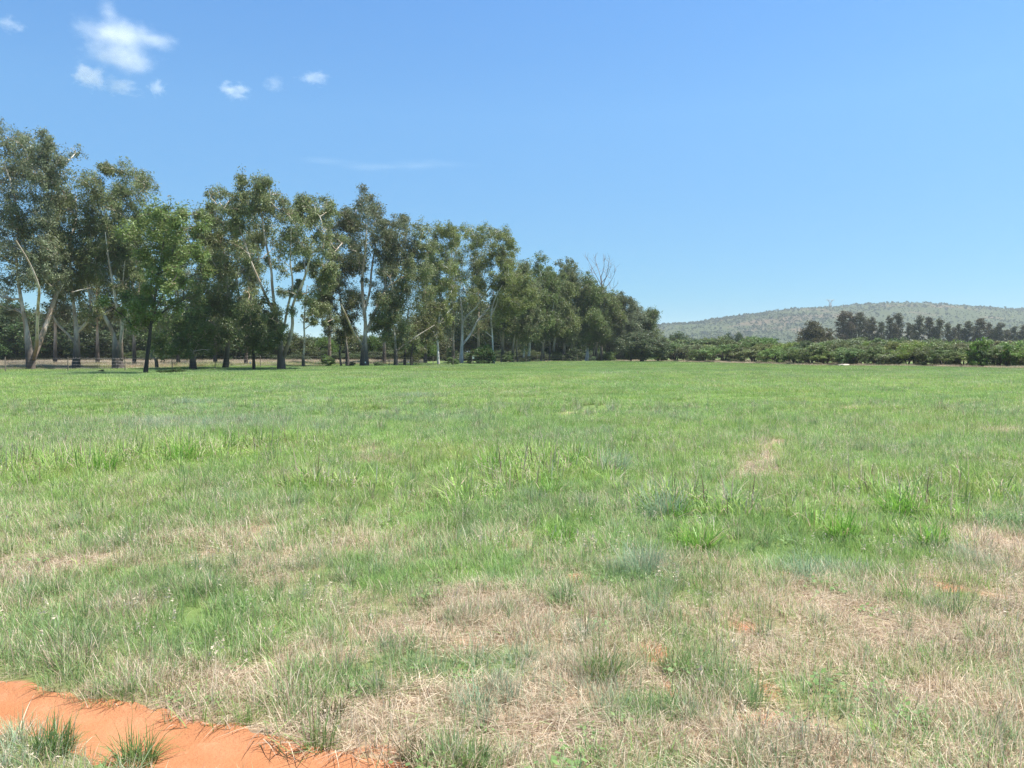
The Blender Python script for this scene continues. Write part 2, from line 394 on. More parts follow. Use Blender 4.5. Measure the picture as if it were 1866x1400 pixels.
# ------------------------------------------------------------ grass
def blades(n, rad, h0, h1, wd, lean=.5, curl=.6, segs=3, flat=False, dirn=None, seed=0, seedhead=False, cut=1.0):
    r = np.random.default_rng(seed)
    a = r.uniform(0, 2 * math.pi, n); q = rad * np.sqrt(r.uniform(0, 1, n))
    bx, by = q * np.cos(a), q * np.sin(a)
    th = a + r.normal(0, .9, n) if dirn is None else dirn + r.normal(0, .6, n)
    L = r.uniform(h0, h1, n) * (.75 + .5 * r.random(n)); W = wd * r.uniform(.6, 1.4, n)
    if flat: el0 = r.uniform(-.05, .30, n); el1 = el0 - r.uniform(0, .4, n)
    else:
        el0 = math.pi / 2 - np.abs(r.normal(0, lean, n)); el1 = el0 - np.abs(r.normal(0, curl, n))
    dx, dy = np.cos(th), np.sin(th); tw = th + math.pi / 2 + r.normal(0, .5, n)
    wx, wy = np.cos(tw), np.sin(tw)
    V = []; H = []; p = np.stack([bx, by, np.full(n, -.01) + (r.uniform(.0, .04, n) if flat else 0)], 1)
    ws = [1, .85, .6, 0] if segs == 3 else ([1, .7, 0] if segs == 2 else [1, 0])
    for s in range(segs + 1):
        w_ = W * ws[s]
        if s == segs: V.append(p.copy()[:, None]); H.append(np.ones((n, 1)))
        else:
            off = np.stack([wx * w_ / 2, wy * w_ / 2, np.zeros(n)], 1)
            V.append(np.stack([p - off, p + off], 1)); H.append(np.full((n, 2), s / segs))
            e = el0 + (el1 - el0) * (s / max(1, segs - 1))
            p = p + (L / segs)[:, None] * np.stack([np.cos(e) * dx, np.cos(e) * dy, np.sin(e)], 1)
            if flat: p[:, 2] = np.maximum(p[:, 2], .004)
    k = 2 * segs + 1
    V = np.concatenate(V, 1).reshape(-1, 3); H = np.concatenate(H, 1).ravel()
    b = np.arange(n)[:, None] * k
    quads = [b + np.array([[2 * s, 2 * s + 1, 2 * s + 3, 2 * s + 2]]) for s in range(segs - 1)]
    tri = b + np.array([[2 * segs - 2, 2 * segs - 1, 2 * segs]])
    rn = np.repeat(r.random(n), k)
    return V, quads, tri, rn, H

def tuft(parts):
    vs, qs, ts, rs, hs = [], [], [], [], []; o = 0
    for V, Q, T, rn, H in parts:
        vs.append(V); qs += [q + o for q in Q]; ts.append(T + o); rs.append(rn); hs.append(H); o += len(V)
    return np.vstack(vs), ([np.vstack(qs)] if qs else []) + [np.vstack(ts)], {'rnd': np.concatenate(rs), 'hgt': np.concatenate(hs)}

def seed_stems(n, h0, h1, seed):
    p = blades(n, .05, h0, h1, .0022, .22, .35, 3, seed=seed)
    V, Q, T, rn, H = p
    tips = V.reshape(n, 7, 3)[:, 6]; parts = [(V, Q, T, rn * .35, H * .3)]
    r = np.random.default_rng(seed + 5)
    k = 9; c = np.repeat(tips, k, 0) + r.normal(0, .006, (n * k, 3)) - np.array([0, 0, 1]) * r.uniform(0, .07, (n * k, 1))
    d = r.normal(0, .007, (n * k, 3)); e = r.normal(0, .007, (n * k, 3))
    vv = np.stack([c, c + d, c + e], 1).reshape(-1, 3)
    parts.append((vv, [], np.arange(len(vv)).reshape(-1, 3), np.full(len(vv), .12), np.full(len(vv), .8)))
    return parts

def herb(n, seed):
    r = np.random.default_rng(seed); c = np.stack([r.normal(0, .05, n), r.normal(0, .05, n), r.uniform(.005, .06, n)], 1)
    a = r.uniform(0, 6.28, n); L = r.uniform(.015, .035, n)[:, None]; t = np.stack([np.cos(a), np.sin(a), r.uniform(-.2, .6, n)], 1) * L
    s = np.stack([-np.sin(a), np.cos(a), r.normal(0, .3, n)], 1) * L * .4
    V = np.stack([c, c + t * .5 + s, c + t, c + t * .5 - s], 1).reshape(-1, 3)
    f = np.arange(n * 4).reshape(-1, 4)
    return V, [f], {'rnd': np.repeat(.5 + .5 * r.random(n), 4), 'hgt': np.zeros(n * 4)}

T = []
for i in range(4): T.append(tuft([blades(46, .10, .04, .13, .0032, .45, .6, 3, seed=i), blades(14, .10, .06, .16, .002, .6, .5, 2, seed=50 + i)]))   # 0-3 fine
for i in range(3): T.append(tuft([blades(34, .09, .11, .26, .0085, .55, .9, 3, seed=10 + i)]))                                              # 4-6 lush
for i in range(2): T.append(tuft([blades(80, .07, .18, .40, .0045, .55, .8, 3, seed=20 + i)]))                                              # 7-8 blue long
for i in range(3): T.append(tuft([blades(60, .16, .06, .26, .0034, flat=True, segs=2, dirn=i * 1.1, seed=30 + i), blades(26, .12, .05, .14, .003, flat=True, segs=2, seed=37 + i)]))  # 9-11 thatch
for i in range(2): T.append(tuft(seed_stems(7, .22, .42, 40 + i)))                                                                      # 12-13
for i in range(3): T.append(tuft([blades(340, .5, .05, .15, .009, .6, .7, 2, seed=60 + i)]))                                                # 14-16 mid patch
for i in range(2): T.append(tuft([blades(1000, 1.8, .06, .16, .024, .6, .6, 1, seed=70 + i)]))                                              # 17-18 far patch
for i in range(2): T.append(tuft([blades(700, 1.3, .25, .75, .018, .3, .5, 2, seed=80 + i)]))                                               # 19-20 tall dry
T.append(herb(34, 90))                                                                                                                  # 21 herb
for i in range(3): T.append(tuft([blades(70, .055, .08, .22, .0042, .38, .7, 3, seed=120 + i), blades(16, .08, .05, .16, .003, .9, .5, 2, seed=130 + i)]))   # 22-24 dense narrow clump
tcol = bpy.data.collections.new('tuft_shapes')
for i, (V, Fs, A) in enumerate(T):
    o = bpy.data.objects.new('a%02d_tuft' % i, make_mesh('a%02d_tuft' % i, V, Fs, M_GRASS, A)); tcol.objects.link(o)

def scatter(name, coll, P, idx, rotz, scale, extra, tiltx=None, tag_kw=None):
    me = bpy.data.meshes.new(name); me.vertices.add(len(P)); me.vertices.foreach_set('co', np.asarray(P, np.float32).ravel())
    a = me.attributes.new('idx', 'INT', 'POINT'); a.data.foreach_set('value', np.asarray(idx, np.int32))
    rot = np.zeros((len(P), 3), np.float32); rot[:, 2] = rotz
    if tiltx is not None: rot[:, 0] = tiltx
    a = me.attributes.new('rot', 'FLOAT_VECTOR', 'POINT'); a.data.foreach_set('vector', rot.ravel())
    sc = np.asarray(scale, np.float32)
    if sc.ndim == 1: sc = np.repeat(sc[:, None], 3, 1)
    a = me.attributes.new('scl', 'FLOAT_VECTOR', 'POINT'); a.data.foreach_set('vector', sc.ravel())
    for k, v in extra.items():
        a = me.attributes.new(k, 'FLOAT', 'POINT'); a.data.foreach_set('value', np.asarray(v, np.float32))
    me.update()
    o = link(name, me)
    ng = bpy.data.node_groups.new(name + '_scatter', 'GeometryNodeTree')
    ng.interface.new_socket('Geometry', in_out='INPUT', socket_type='NodeSocketGeometry')
    ng.interface.new_socket('Geometry', in_out='OUTPUT', socket_type='NodeSocketGeometry')
    gi = ng.nodes.new('NodeGroupInput'); go = ng.nodes.new('NodeGroupOutput')
    m2p = ng.nodes.new('GeometryNodeMeshToPoints'); ip = ng.nodes.new('GeometryNodeInstanceOnPoints')
    ci = ng.nodes.new('GeometryNodeCollectionInfo'); ci.inputs['Collection'].default_value = coll
    ci.inputs['Separate Children'].default_value = True; ci.inputs['Reset Children'].default_value = True
    ip.inputs['Pick Instance'].default_value = True
    def na(nm, ty):
        n = ng.nodes.new('GeometryNodeInputNamedAttribute'); n.data_type = ty; n.inputs['Name'].default_value = nm; return n.outputs['Attribute']
    L = ng.links.new
    L(gi.outputs[0], m2p.inputs['Mesh']); L(m2p.outputs[0], ip.inputs['Points']); L(ci.outputs[0], ip.inputs['Instance'])
    L(na('idx', 'INT'), ip.inputs['Instance Index'])
    er = ng.nodes.new('FunctionNodeEulerToRotation'); L(na('rot', 'FLOAT_VECTOR'), er.inputs[0]); L(er.outputs[0], ip.inputs['Rotation'])
    L(na('scl', 'FLOAT_VECTOR'), ip.inputs['Scale']); L(ip.outputs[0], go.inputs[0])
    md = o.modifiers.new('scatter', 'NODES'); md.node_group = ng
    return o

G = {k: [] for k in ('x', 'y', 'i', 's', 'dry', 'hue', 'lum')}
def put(x, y, i, s, dry, hue, lum):
    n = len(x)
    for k, v in zip(('x', 'y', 'i', 's', 'dry', 'hue', 'lum'), (x, y, i, s, dry, hue, lum)):
        G[k].append(np.broadcast_to(np.asarray(v, float), (n,)).copy())
MARG = 7.0
def region(y0, y1, dens, margin, field=True):
    ymax = y1; W = .70 * ymax + margin
    n = int((y1 - y0) * 2 * W * dens)
    x = R.uniform(-W, W, n); y = R.uniform(y0, y1, n)
    k = np.abs(x) < .70 * np.maximum(y, 0) + margin
    x, y = x[k], y[k]
    if field:
        k = (s_tree(x, y) < 1.5) & (s_bush(x, y) < 0); x, y = x[k], y[k]
    return x, y
def hue_of(x, y):
    h = .40 + (vnoise(x, y, 1.4, 41, 3) - .5) * .55 + (vnoise(x, y, 9, 43, 3) - .5) * .35
    h = h + .22 * (1 - sstep(5, 10, y))
    return np.clip(h + .6 * blobs(x, y, BLUEB) - .25 * blobs(x, y, LUSHB), .0, 1)
def lum_of(x, y): return .80 + .46 * vnoise(x, y, .6, 47, 2)

# near: fine grass
for (y0, y1, dn, sc) in ((-2.5, 1.2, 120, 1.0), (1.2, 6, 170, 1.0), (6, 11, 85, 1.25), (11, 19, 34, 1.55)):
    x, y = region(y0, y1, dn, MARG)
    d = dry_map(x, y); so_ = soil_map(x, y)
    gap = vnoise(x, y, .22, 53, 2)
    k = (R.random(len(x)) > so_ * 1.25) & (R.random(len(x)) > path_mask(x, y) * 4) & (gap + R.random(len(x)) * .3 > .35 + .16 * sstep(.5, 1, d))
    x, y, d = x[k], y[k], d[k]
    put(x, y, R.integers(0, 4, len(x)), sc * R.uniform(.6, 1.35, len(x)) * (.75 + .4 * vnoise(x, y, .8, 57, 2)) * (1 - .3 * sstep(.5, 1, d)), d + R.normal(0, .12, len(x)), hue_of(x, y) + R.normal(0, .08, len(x)), lum_of(x, y))
# thatch
for (y0, y1, dn, sc) in ((-2.5, 1.2, 80, 1.0), (1.2, 6, 120, 1.0), (6, 12, 38, 1.3), (12, 24, 6, 1.6)):
    x, y = region(y0, y1, dn, MARG)
    d = dry_map(x, y); pm = path_mask(x, y)
    k = (R.random(len(x)) < sstep(.15, .85, d) * .8) & ((R.random(len(x)) > pm * 3.0) | (R.random(len(x)) < .035)) & (R.random(len(x)) > .6 * blobs(x, y, SOILB))
    x, y, d = x[k], y[k], d[k]
    put(x, y, R.integers(9, 12, len(x)), sc * R.uniform(.5, 1.1, len(x)), R.uniform(.78, 1.1, len(x)), .3, R.uniform(.85, 1.15, len(x)))
# lush tufts scattered and massed
for (y0, y1, dn, sc) in ((1.2, 7, 13, .72), (7, 15, 24, 1.1), (15, 30, 5, 1.25)):
    x, y = region(y0, y1, dn, MARG)
    lb = blobs(x, y, LUSHB); pm = soil_map(x, y)
    pr = .08 + 1.1 * lb + .35 * sstep(.55, .75, vnoise(x, y, 1.1, 67, 3)) + .15 * sstep(8, 10, y)
    k = (R.random(len(x)) < pr * 1.15) & (R.random(len(x)) > pm * 1.3)
    x, y, lb = x[k], y[k], lb[k]
    put(x, y, R.integers(4, 7, len(x)), sc * R.uniform(.55, 1.15, len(x)) * (.8 + .95 * lb), .08 + R.uniform(0, .2, len(x)), np.clip(.30 + R.normal(0, .07, len(x)), .1, .9), 1.06 + R.normal(0, .08, len(x)))
# dense narrow clumps that give the near ground its tussocks
for (y0, y1, dn, sc) in ((1.2, 7, 26, .85), (7, 13, 16, 1.15), (13, 24, 7, 1.4)):
    x, y = region(y0, y1, dn, MARG)
    pr = .15 + .9 * sstep(.45, .65, vnoise(x, y, .45, 97, 3)); pm = soil_map(x, y)
    k = (R.random(len(x)) < pr) & (R.random(len(x)) > pm * 1.3) & (R.random(len(x)) > .8 * strawm(x, y)) & (path_mask(x, y) < .1)
    x, y = x[k], y[k]
    put(x, y, R.integers(22, 25, len(x)), sc * R.uniform(.45, 1.25, len(x)), R.uniform(0, .45, len(x)), np.clip(hue_of(x, y) + .12 + R.normal(0, .14, len(x)), 0, 1), R.uniform(.8, 1.05, len(x)))
# blue long tufts
for (y0, y1, dn, sc) in ((1.5, 7, 3.5, .62), (7, 16, 3.5, 1.0), (16, 40, 1.2, 1.1)):
    x, y = region(y0, y1, dn, MARG)
    bb = blobs(x, y, BLUEB); pm = soil_map(x, y)
    k = (R.random(len(x)) < .12 + .9 * bb) & (R.random(len(x)) > pm * 1.3)
    x, y, bb = x[k], y[k], bb[k]
    put(x, y, R.integers(7, 9, len(x)), sc * R.uniform(.5, 1.0, len(x)), R.uniform(.05, .35, len(x)), np.clip(.55 + .5 * bb + R.normal(0, .08, len(x)), 0, 1), 1.05)
# seeding stems, herbs
x, y = region(1.5, 14, 2.2, MARG); k = (R.random(len(x)) > soil_map(x, y)); x, y = x[k], y[k]
put(x, y, R.integers(12, 14, len(x)), R.uniform(.5, 1.1, len(x)), .5, .2, .9)
x, y = region(1.5, 9, 7, MARG); k = (R.random(len(x)) > soil_map(x, y)) & (vnoise(x, y, .7, 71, 2) > .5); x, y = x[k], y[k]
put(x, y, 21, R.uniform(.6, 1.3, len(x)), .0, .5, .9)
# mid and far patches
for (y0, y1, dn, sc, ii) in ((10, 19, 2.6, 1.0, (14, 17)), (19, 36, 3.2, 1.15, (14, 17)), (32, 62, 1.5, 1.7, (14, 17)), (45, 100, .42, 1.0, (17, 19)), (90, 175, .35, 1.2, (17, 19))):
    x, y = region(y0, y1, dn, 12)
    k = R.random(len(x)) > .85 * strawm(x, y); x, y = x[k], y[k]; d = dry_map(x, y)
    put(x, y, R.integers(ii[0], ii[1], len(x)), sc * R.uniform(.7, 1.2, len(x)), d * .75 + R.normal(0, .06, len(x)), np.clip(hue_of(x, y) + R.normal(0, .10, len(x)), 0, 1), lum_of(x, y) * R.uniform(.9, 1.1, len(x)))
x = np.concatenate(G['x']); y = np.concatenate(G['y'])
n = len(x)
g = scatter('grass', tcol, np.stack([x, y, gz(x, y)], 1), np.concatenate(G['i']), R.uniform(0, 6.283, n),
            np.stack([np.concatenate(G['s'])] * 2 + [np.concatenate(G['s']) * R.uniform(.8, 1.15, n)], 1),
            {'dry': np.concatenate(G['dry']), 'hue': np.concatenate(G['hue']), 'lum': np.concatenate(G['lum'])})
tag(g, kind='stuff', cat='grass', label='short green and straw coloured grass covering the open field')
print('grass instances', n)

# tall dry grass strip among and behind the gums, and along the bushes
xs, ys, ds, ss = [], [], [], []
x = R.uniform(-110, 90, 26000); y = R.uniform(55, 260, 26000)
st = s_tree(x, y); sb = s_bush(x, y)
k = (st > -1.5) & (st < 60) & ((x / y < -.12) | ((st < 3) & (R.random(26000) < .4))) & (np.abs(x) < .72 * y + 6) & (sb < 0) & (R.random(len(x)) < .62)
xs.append(x[k]); ys.append(y[k]); ds.append(np.clip(.42 + st[k] * .025 + (vnoise(x[k], y[k], 5, 77, 2) - .5) * 1.1, .05, .9)); ss.append((.32 + .6 * sstep(0, 6, st[k])) * R.uniform(.5, 1.15, k.sum()))
x = R.uniform(20, 80, 14000); y = R.uniform(60, 175, 14000); sb = s_bush(x, y)
k = (sb > -1.2) & (sb < 7) & (R.random(len(x)) < .75)
xs.append(x[k]); ys.append(y[k]); ds.append(np.clip(.8 + (vnoise(x[k], y[k], 5, 78, 2) - .5) * .5, .3, 1)); ss.append(R.uniform(.3, .62, k.sum()))
x = np.concatenate(xs); y = np.concatenate(ys); n = len(x)
g = scatter('dry_grass', tcol, np.stack([x, y, gz(x, y)], 1), R.integers(19, 21, n), R.uniform(0, 6.283, n), np.concatenate(ss),
            {'dry': np.concatenate(ds), 'hue': R.uniform(.15, .5, n), 'lum': R.uniform(.72, .98, n)})
tag(g, kind='stuff', cat='grass', label='tall straw coloured grass under and behind the gum trees')
print('dry grass', n)

# ------------------------------------------------------------ foliage
def leaves(puffs, npl, L, W, droop, r, flat=.75):
    """puffs (n,4): centre + radius. Returns verts, faces, rnd, clump."""
    n = len(puffs); tot = n * npl
    c = np.repeat(puffs[:, :3], npl, 0); pr = np.repeat(puffs[:, 3], npl)
    d = r.normal(0, 1, (tot, 3)); d /= np.linalg.norm(d, axis=1, keepdims=True)
    q = r.random(tot) ** .5 * r.uniform(.8, 1.35, tot)
    p = c + d * (pr * q)[:, None] * np.array([1, 1, flat])
    ax = r.normal(0, 1, (tot, 3)); ax[:, 2] = ax[:, 2] * .6 - droop
    ax /= np.linalg.norm(ax, axis=1, keepdims=True)
    sd_ = np.cross(ax, r.normal(0, 1, (tot, 3))); sd_ /= np.linalg.norm(sd_, axis=1, keepdims=True) + 1e-9
    l = (L * r.uniform(.6, 1.3, tot))[:, None]; w_ = (W * r.uniform(.6, 1.3, tot))[:, None]
    V = np.stack([p, p + ax * l * .45 + sd_ * w_ * .5, p + ax * l, p + ax * l * .45 - sd_ * w_ * .5], 1).reshape(-1, 3)
    return V, np.arange(tot * 4).reshape(-1, 4), np.repeat(r.random(tot), 4), np.repeat(np.repeat(r.random(n), npl), 4)

def crown_puffs(clumps, r, k=1.0, pr=(.45, .85), flat=1.0):
    out = []
    for c in clumps:
        cx, cy, cz, Rr = c[:4]; fz = c[4] if len(c) > 4 else flat
        n = max(5, int(k * 9.5 * Rr ** 1.9))
        d = r.normal(0, 1, (n, 3)); d /= np.linalg.norm(d, axis=1, keepdims=True)
        q = r.random(n) ** .38
        p = np.array([cx, cy, cz]) + d * (q * Rr)[:, None] * np.array([1, 1, fz])
        out.append(np.column_stack([p, r.uniform(pr[0], pr[1], n) * min(1, .5 + Rr * .35)]))
    return np.vstack(out)

def tree_px(kind, label, D, stems, clumps, col, bark=M_GUM, seed=1, leafL=.27, leafW=.085, npl=50, dens=1.0, droop=.9, cat='tree', group=None, depth=.75, hmax=20., extra=.6, skirt=.35):
    r = np.random.default_rng(seed)
    bx = at(stems[0][0][0], stems[0][0][1], D)[0]
    base = np.array([bx, D, 0.0]); base[2] = float(gz(np.array([bx]), np.array([D]))[0]) - .1
    mpp = D / FPX
    sk = []          # skeleton points for attaching limbs
    tb = Tubes()
    for si, s in enumerate(stems):
        pts = []; rad = []; yo = 0.0; dyo = r.normal(0, .9) if si else 0
        for j, (px, py, wp) in enumerate(s):
            f = j / max(1, len(s) - 1)
            p = at(px, py, D) - base; p[1] = dyo * f * len(s) * .5
            if j == 0 and si == 0: p[2] = -.3
            pts.append(p); rad.append(max(wp * mpp / 2 * (.82 if p[2] < 3 else .70), .03))
        if si == 0: rad[0] *= 1.25
        tb.add(pts, rad, 9, hmax)
        P = np.array(pts); 
        for a, b in zip(P[:-1], P[1:]):
            for t in np.linspace(0, 1, 5): sk.append(a * (1 - t) + b * t)
    xs = [c[0] for c in clumps]; halfw = (max(xs) - min(xs)) / 2 * mpp + 1
    C = []
    for c in clumps:
        p = at(c[0], c[1], D) - base; Rr = c[2] * mpp
        p[1] = r.uniform(-1, 1) * halfw * depth
        C.append([p[0], p[1], p[2], Rr])
        if r.random() < extra:
            C.append([p[0] + r.normal(0, .4) * Rr, -p[1] + r.normal(0, 1) , p[2] - abs(r.normal(0, .4)) * Rr, Rr * .85])
    C = np.array(C)
    for q in range(int(len(C) * skirt)):     # foliage hanging lower down
        a = C[r.integers(len(C))].copy(); a[2] -= r.uniform(1.5, 5.5); a[0] += r.normal(0, 1.0); a[1] += r.normal(0, 1.2); a[3] *= r.uniform(.5, .9)
        if a[2] > 4.2: C = np.vstack([C, a])
    m_ = C.copy()
    for q in range(int(len(m_) * 1.6)):      # smaller sprays bridging neighbouring masses
        a = m_[r.integers(len(m_))]; dd = np.linalg.norm(m_[:, [0, 2]] - a[[0, 2]], axis=1); dd[dd < .1] = 99
        b = m_[np.argsort(dd)[r.integers(0, 3)]]; t = r.uniform(.3, .7)
        c_ = a * (1 - t) + b * t; c_[:3] += r.normal(0, .8, 3); c_[3] = r.uniform(.45, 1.0) * c_[3]; C = np.vstack([C, c_])
    order = np.argsort(C[:, 2]); sk = np.array(sk)
    for i in order:
        c = C[i, :3]; low = sk[sk[:, 2] < c[2] - .1]
        if len(low) == 0: low = sk
        dv = c - low; cost = np.linalg.norm(dv, axis=1) + .35 * np.abs(dv[:, 0]) - .0 * low[:, 2]
        a = low[np.argmin(cost)]; Ln = np.linalg.norm(c - a)
        mid = a * .45 + c * .55 + np.array([r.normal(0, .08), r.normal(0, .08), .10]) * Ln
        rb = .02 + .007 * Ln + .010 * C[i, 3]
        tb.add([a, a * .75 + mid * .25 + r.normal(0, .05, 3), mid, c], [rb * 1.5, rb * 1.2, rb * .9, rb * .25], 6, hmax)
        sk = np.vstack([sk, [a * .5 + mid * .5, mid, mid * .5 + c * .5, c]])
        for q in range(int(3 + C[i, 3] * 2)):       # twigs reaching through the clump
            d = r.normal(0, 1, 3); d[2] = abs(d[2]) * .8; d /= np.linalg.norm(d)
            s0 = mid * .4 + c * .6; e = c + d * C[i, 3] * r.uniform(.6, 1.0)
            tb.add([s0, (s0 + e) / 2 + r.normal(0, .12, 3), e], [rb * .5, rb * .35, .012], 4, hmax, smooth=False)
    pf = crown_puffs(C, r, dens * .98, (.35, .8))
    V, Fc, rn, cl = leaves(pf, npl, leafL, leafW, droop, r, 1.0)
    C2 = C.copy(); C2[:, 3] *= 1.35                     # loose outer sprays between the masses
    pf2 = crown_puffs(C2, r, dens * .55, (.25, .6)); V2, F2, rn2, cl2 = leaves(pf2, 20, leafL, leafW, droop, r, 1.1)
    Fc = np.vstack([Fc, F2 + len(V)]); V = np.vstack([V, V2]); rn = np.concatenate([rn, rn2]); cl = np.concatenate([cl, cl2])
    root = link(kind, None, loc=base); tag(root, label, cat, group)
    link('trunk', tb.mesh(kind + '_trunk', bark), root)
    cr = link('crown', make_mesh(kind + '_crown', V, [Fc], M_LEAF, {'rnd': rn, 'clump': cl}), root); cr.color = (*col, 1)
    return root

OL = (.146, .176, .080); GR = (.120, .180, .045); GY = (.142, .172, .105); DK = (.068, .095, .036); YG = (.145, .178, .055)
GG = 'gum trees along the field edge'
tree_px('gum_tree', 'tall forked gum with three spreading pale stems rising from one base', 77,
    [[(57, 674, 17), (53, 640, 15), (48, 600, 12), (42, 565, 9), (35, 525, 8), (30, 470, 6), (33, 400, 5), (22, 340, 4), (8, 300, 3)],
     [(57, 662, 13), (60, 625, 12), (68, 570, 11), (75, 510, 9), (77, 450, 8), (79, 405, 7), (72, 380, 5), (62, 330, 3)],
     [(60, 655, 9), (82, 628, 8), (98, 592, 7), (115, 556, 7), (131, 533, 6), (131, 495, 4), (124, 460, 3)],
     [(131, 533, 3.5), (145, 528, 2.6), (160, 524, 1.5)], [(38, 545, 6), (20, 545, 5), (-5, 535, 5), (-30, 515, 4)]],
    [(5, 232, 22), (-20, 245, 30), (32, 250, 22), (55, 268, 20), (82, 262, 16), (88, 285, 15), (108, 305, 14), (75, 310, 22), (35, 300, 24), (5, 300, 20), (-20, 330, 35), (30, 350, 24), (70, 350, 22), (95, 340, 16),
     (10, 390, 24), (50, 400, 24), (90, 395, 20), (0, 450, 24), (45, 455, 20), (95, 450, 22), (10, 500, 20), (60, 500, 18), (100, 500, 20), (-10, 560, 20), (25, 420, 22)], GY, seed=3, dens=.85)
tree_px('gum_tree', 'gum with dark lower trunk and pale leaning limbs beside the three stemmed gum', 81,
    [[(138, 671, 16), (140, 635, 13), (139, 600, 11), (136, 570, 8), (133, 540, 7), (128, 480, 5), (125, 430, 3)],
     [(140, 628, 7), (128, 610, 6), (112, 590, 6), (100, 560, 4)],
     [(142, 605, 9), (160, 585, 8), (168, 560, 6), (165, 535, 5), (155, 490, 4)],
     [(145, 598, 6), (165, 578, 5), (185, 562, 4), (205, 545, 3)]],
    [(120, 335, 20), (150, 330, 20), (180, 345, 18), (110, 370, 22), (145, 370, 24), (185, 385, 22), (120, 415, 24), (160, 415, 24), (110, 455, 20), (145, 460, 22), (180, 450, 20), (150, 500, 20), (115, 500, 18),
     (180, 500, 18), (205, 560, 14), (140, 430, 22)], OL, seed=4, dens=.95)
tree_px('gum_tree', 'gum with two pale crossing stems rising from one dark buttressed base', 81,
    [[(216, 672, 24), (213, 645, 19), (208, 615, 10), (198, 590, 10), (180, 560, 9), (168, 540, 8), (160, 520, 6), (150, 500, 5)],
     [(219, 655, 14), (224, 620, 9), (230, 590, 8), (224, 560, 7), (221, 520, 6), (216, 470, 4), (215, 430, 2)],
     [(224, 575, 5), (232, 520, 4), (243, 480, 2)]],
    [(198, 308, 13), (190, 335, 14), (235, 312, 18), (255, 330, 16), (225, 345, 20), (200, 370, 20), (262, 360, 18), (235, 390, 22), (205, 410, 20), (270, 400, 16), (240, 440, 20), (210, 460, 20), (185, 480, 16),
     (230, 490, 20), (255, 480, 16), (195, 520, 16), (240, 535, 16), (205, 440, 18)], OL, seed=5, dens=.9)
tree_px('gum_tree', 'bright green gum with thin dark leaning trunk standing nearest the field', 60,
    [[(264, 682, 10), (268, 655, 8), (272, 620, 8), (276, 585, 7), (283, 540, 6), (292, 480, 5), (300, 430, 3)],
     [(276, 590, 5), (300, 560, 4), (330, 540, 3)], [(280, 560, 5), (262, 520, 4), (255, 480, 3)]],
    [(300, 385, 20), (330, 392, 18), (348, 402, 12), (280, 400, 16), (265, 430, 16), (300, 430, 24), (340, 435, 20), (275, 460, 20), (320, 465, 20), (350, 465, 16), (255, 480, 16), (290, 495, 18), (340, 500, 12),
     (270, 520, 16), (260, 560, 16), (300, 545, 14)], (.135, .185, .060), bark=M_DARKBARK, seed=6, dens=1.1, droop=.5)
tree_px('young_gum_tree', 'low rounded gum with foliage hanging almost to the dry grass', 78,
    [[(352, 671, 15), (351, 650, 12), (345, 620, 8), (340, 590, 6), (335, 560, 4)], [(286, 670, 8), (284, 655, 7), (276, 645, 5), (300, 620, 4)]],
    [(335, 560, 18), (365, 565, 16), (315, 585, 18), (350, 590, 20), (375, 600, 14), (300, 610, 18), (330, 615, 22), (365, 620, 16), (310, 637, 14), (345, 640, 12), (355, 520, 16), (372, 530, 12)], (.125, .170, .062), seed=7, dens=1.25, droop=.5, hmax=10)
tree_px('gum_tree', 'gum with stout straight trunk peeling to white halfway up', 81,
    [[(410, 671, 13), (414, 645, 11), (417, 610, 10), (419, 570, 9), (417, 530, 7), (410, 480, 5), (405, 430, 3)],
     [(418, 545, 5), (435, 520, 4), (452, 490, 3)], [(416, 520, 4), (395, 480, 3), (385, 430, 2)]],
    [(375, 395, 16), (395, 405, 14), (370, 430, 20), (400, 440, 22), (430, 430, 16), (380, 470, 22), (415, 480, 24), (445, 475, 16), (370, 510, 16), (400, 520, 20), (435, 520, 18), (390, 555, 14), (430, 560, 14),
     (400, 600, 14), (425, 610, 14), (395, 630, 12), (375, 475, 18), (410, 555, 12)], OL, seed=8, dens=.95)
tree_px('gum_tree', 'slim dark gum with low dense foliage in front of the thick forked gum', 75,
    [[(463, 674, 7), (462, 650, 6), (460, 615, 5), (455, 570, 4), (458, 540, 3)]],
    [(455, 560, 14), (478, 570, 14), (445, 590, 16), (470, 600, 18), (492, 595, 14), (455, 625, 14), (480, 630, 16), (500, 620, 12), (440, 560, 12)], DK, bark=M_DARKBARK, seed=9, dens=1.2, droop=.5, hmax=10)
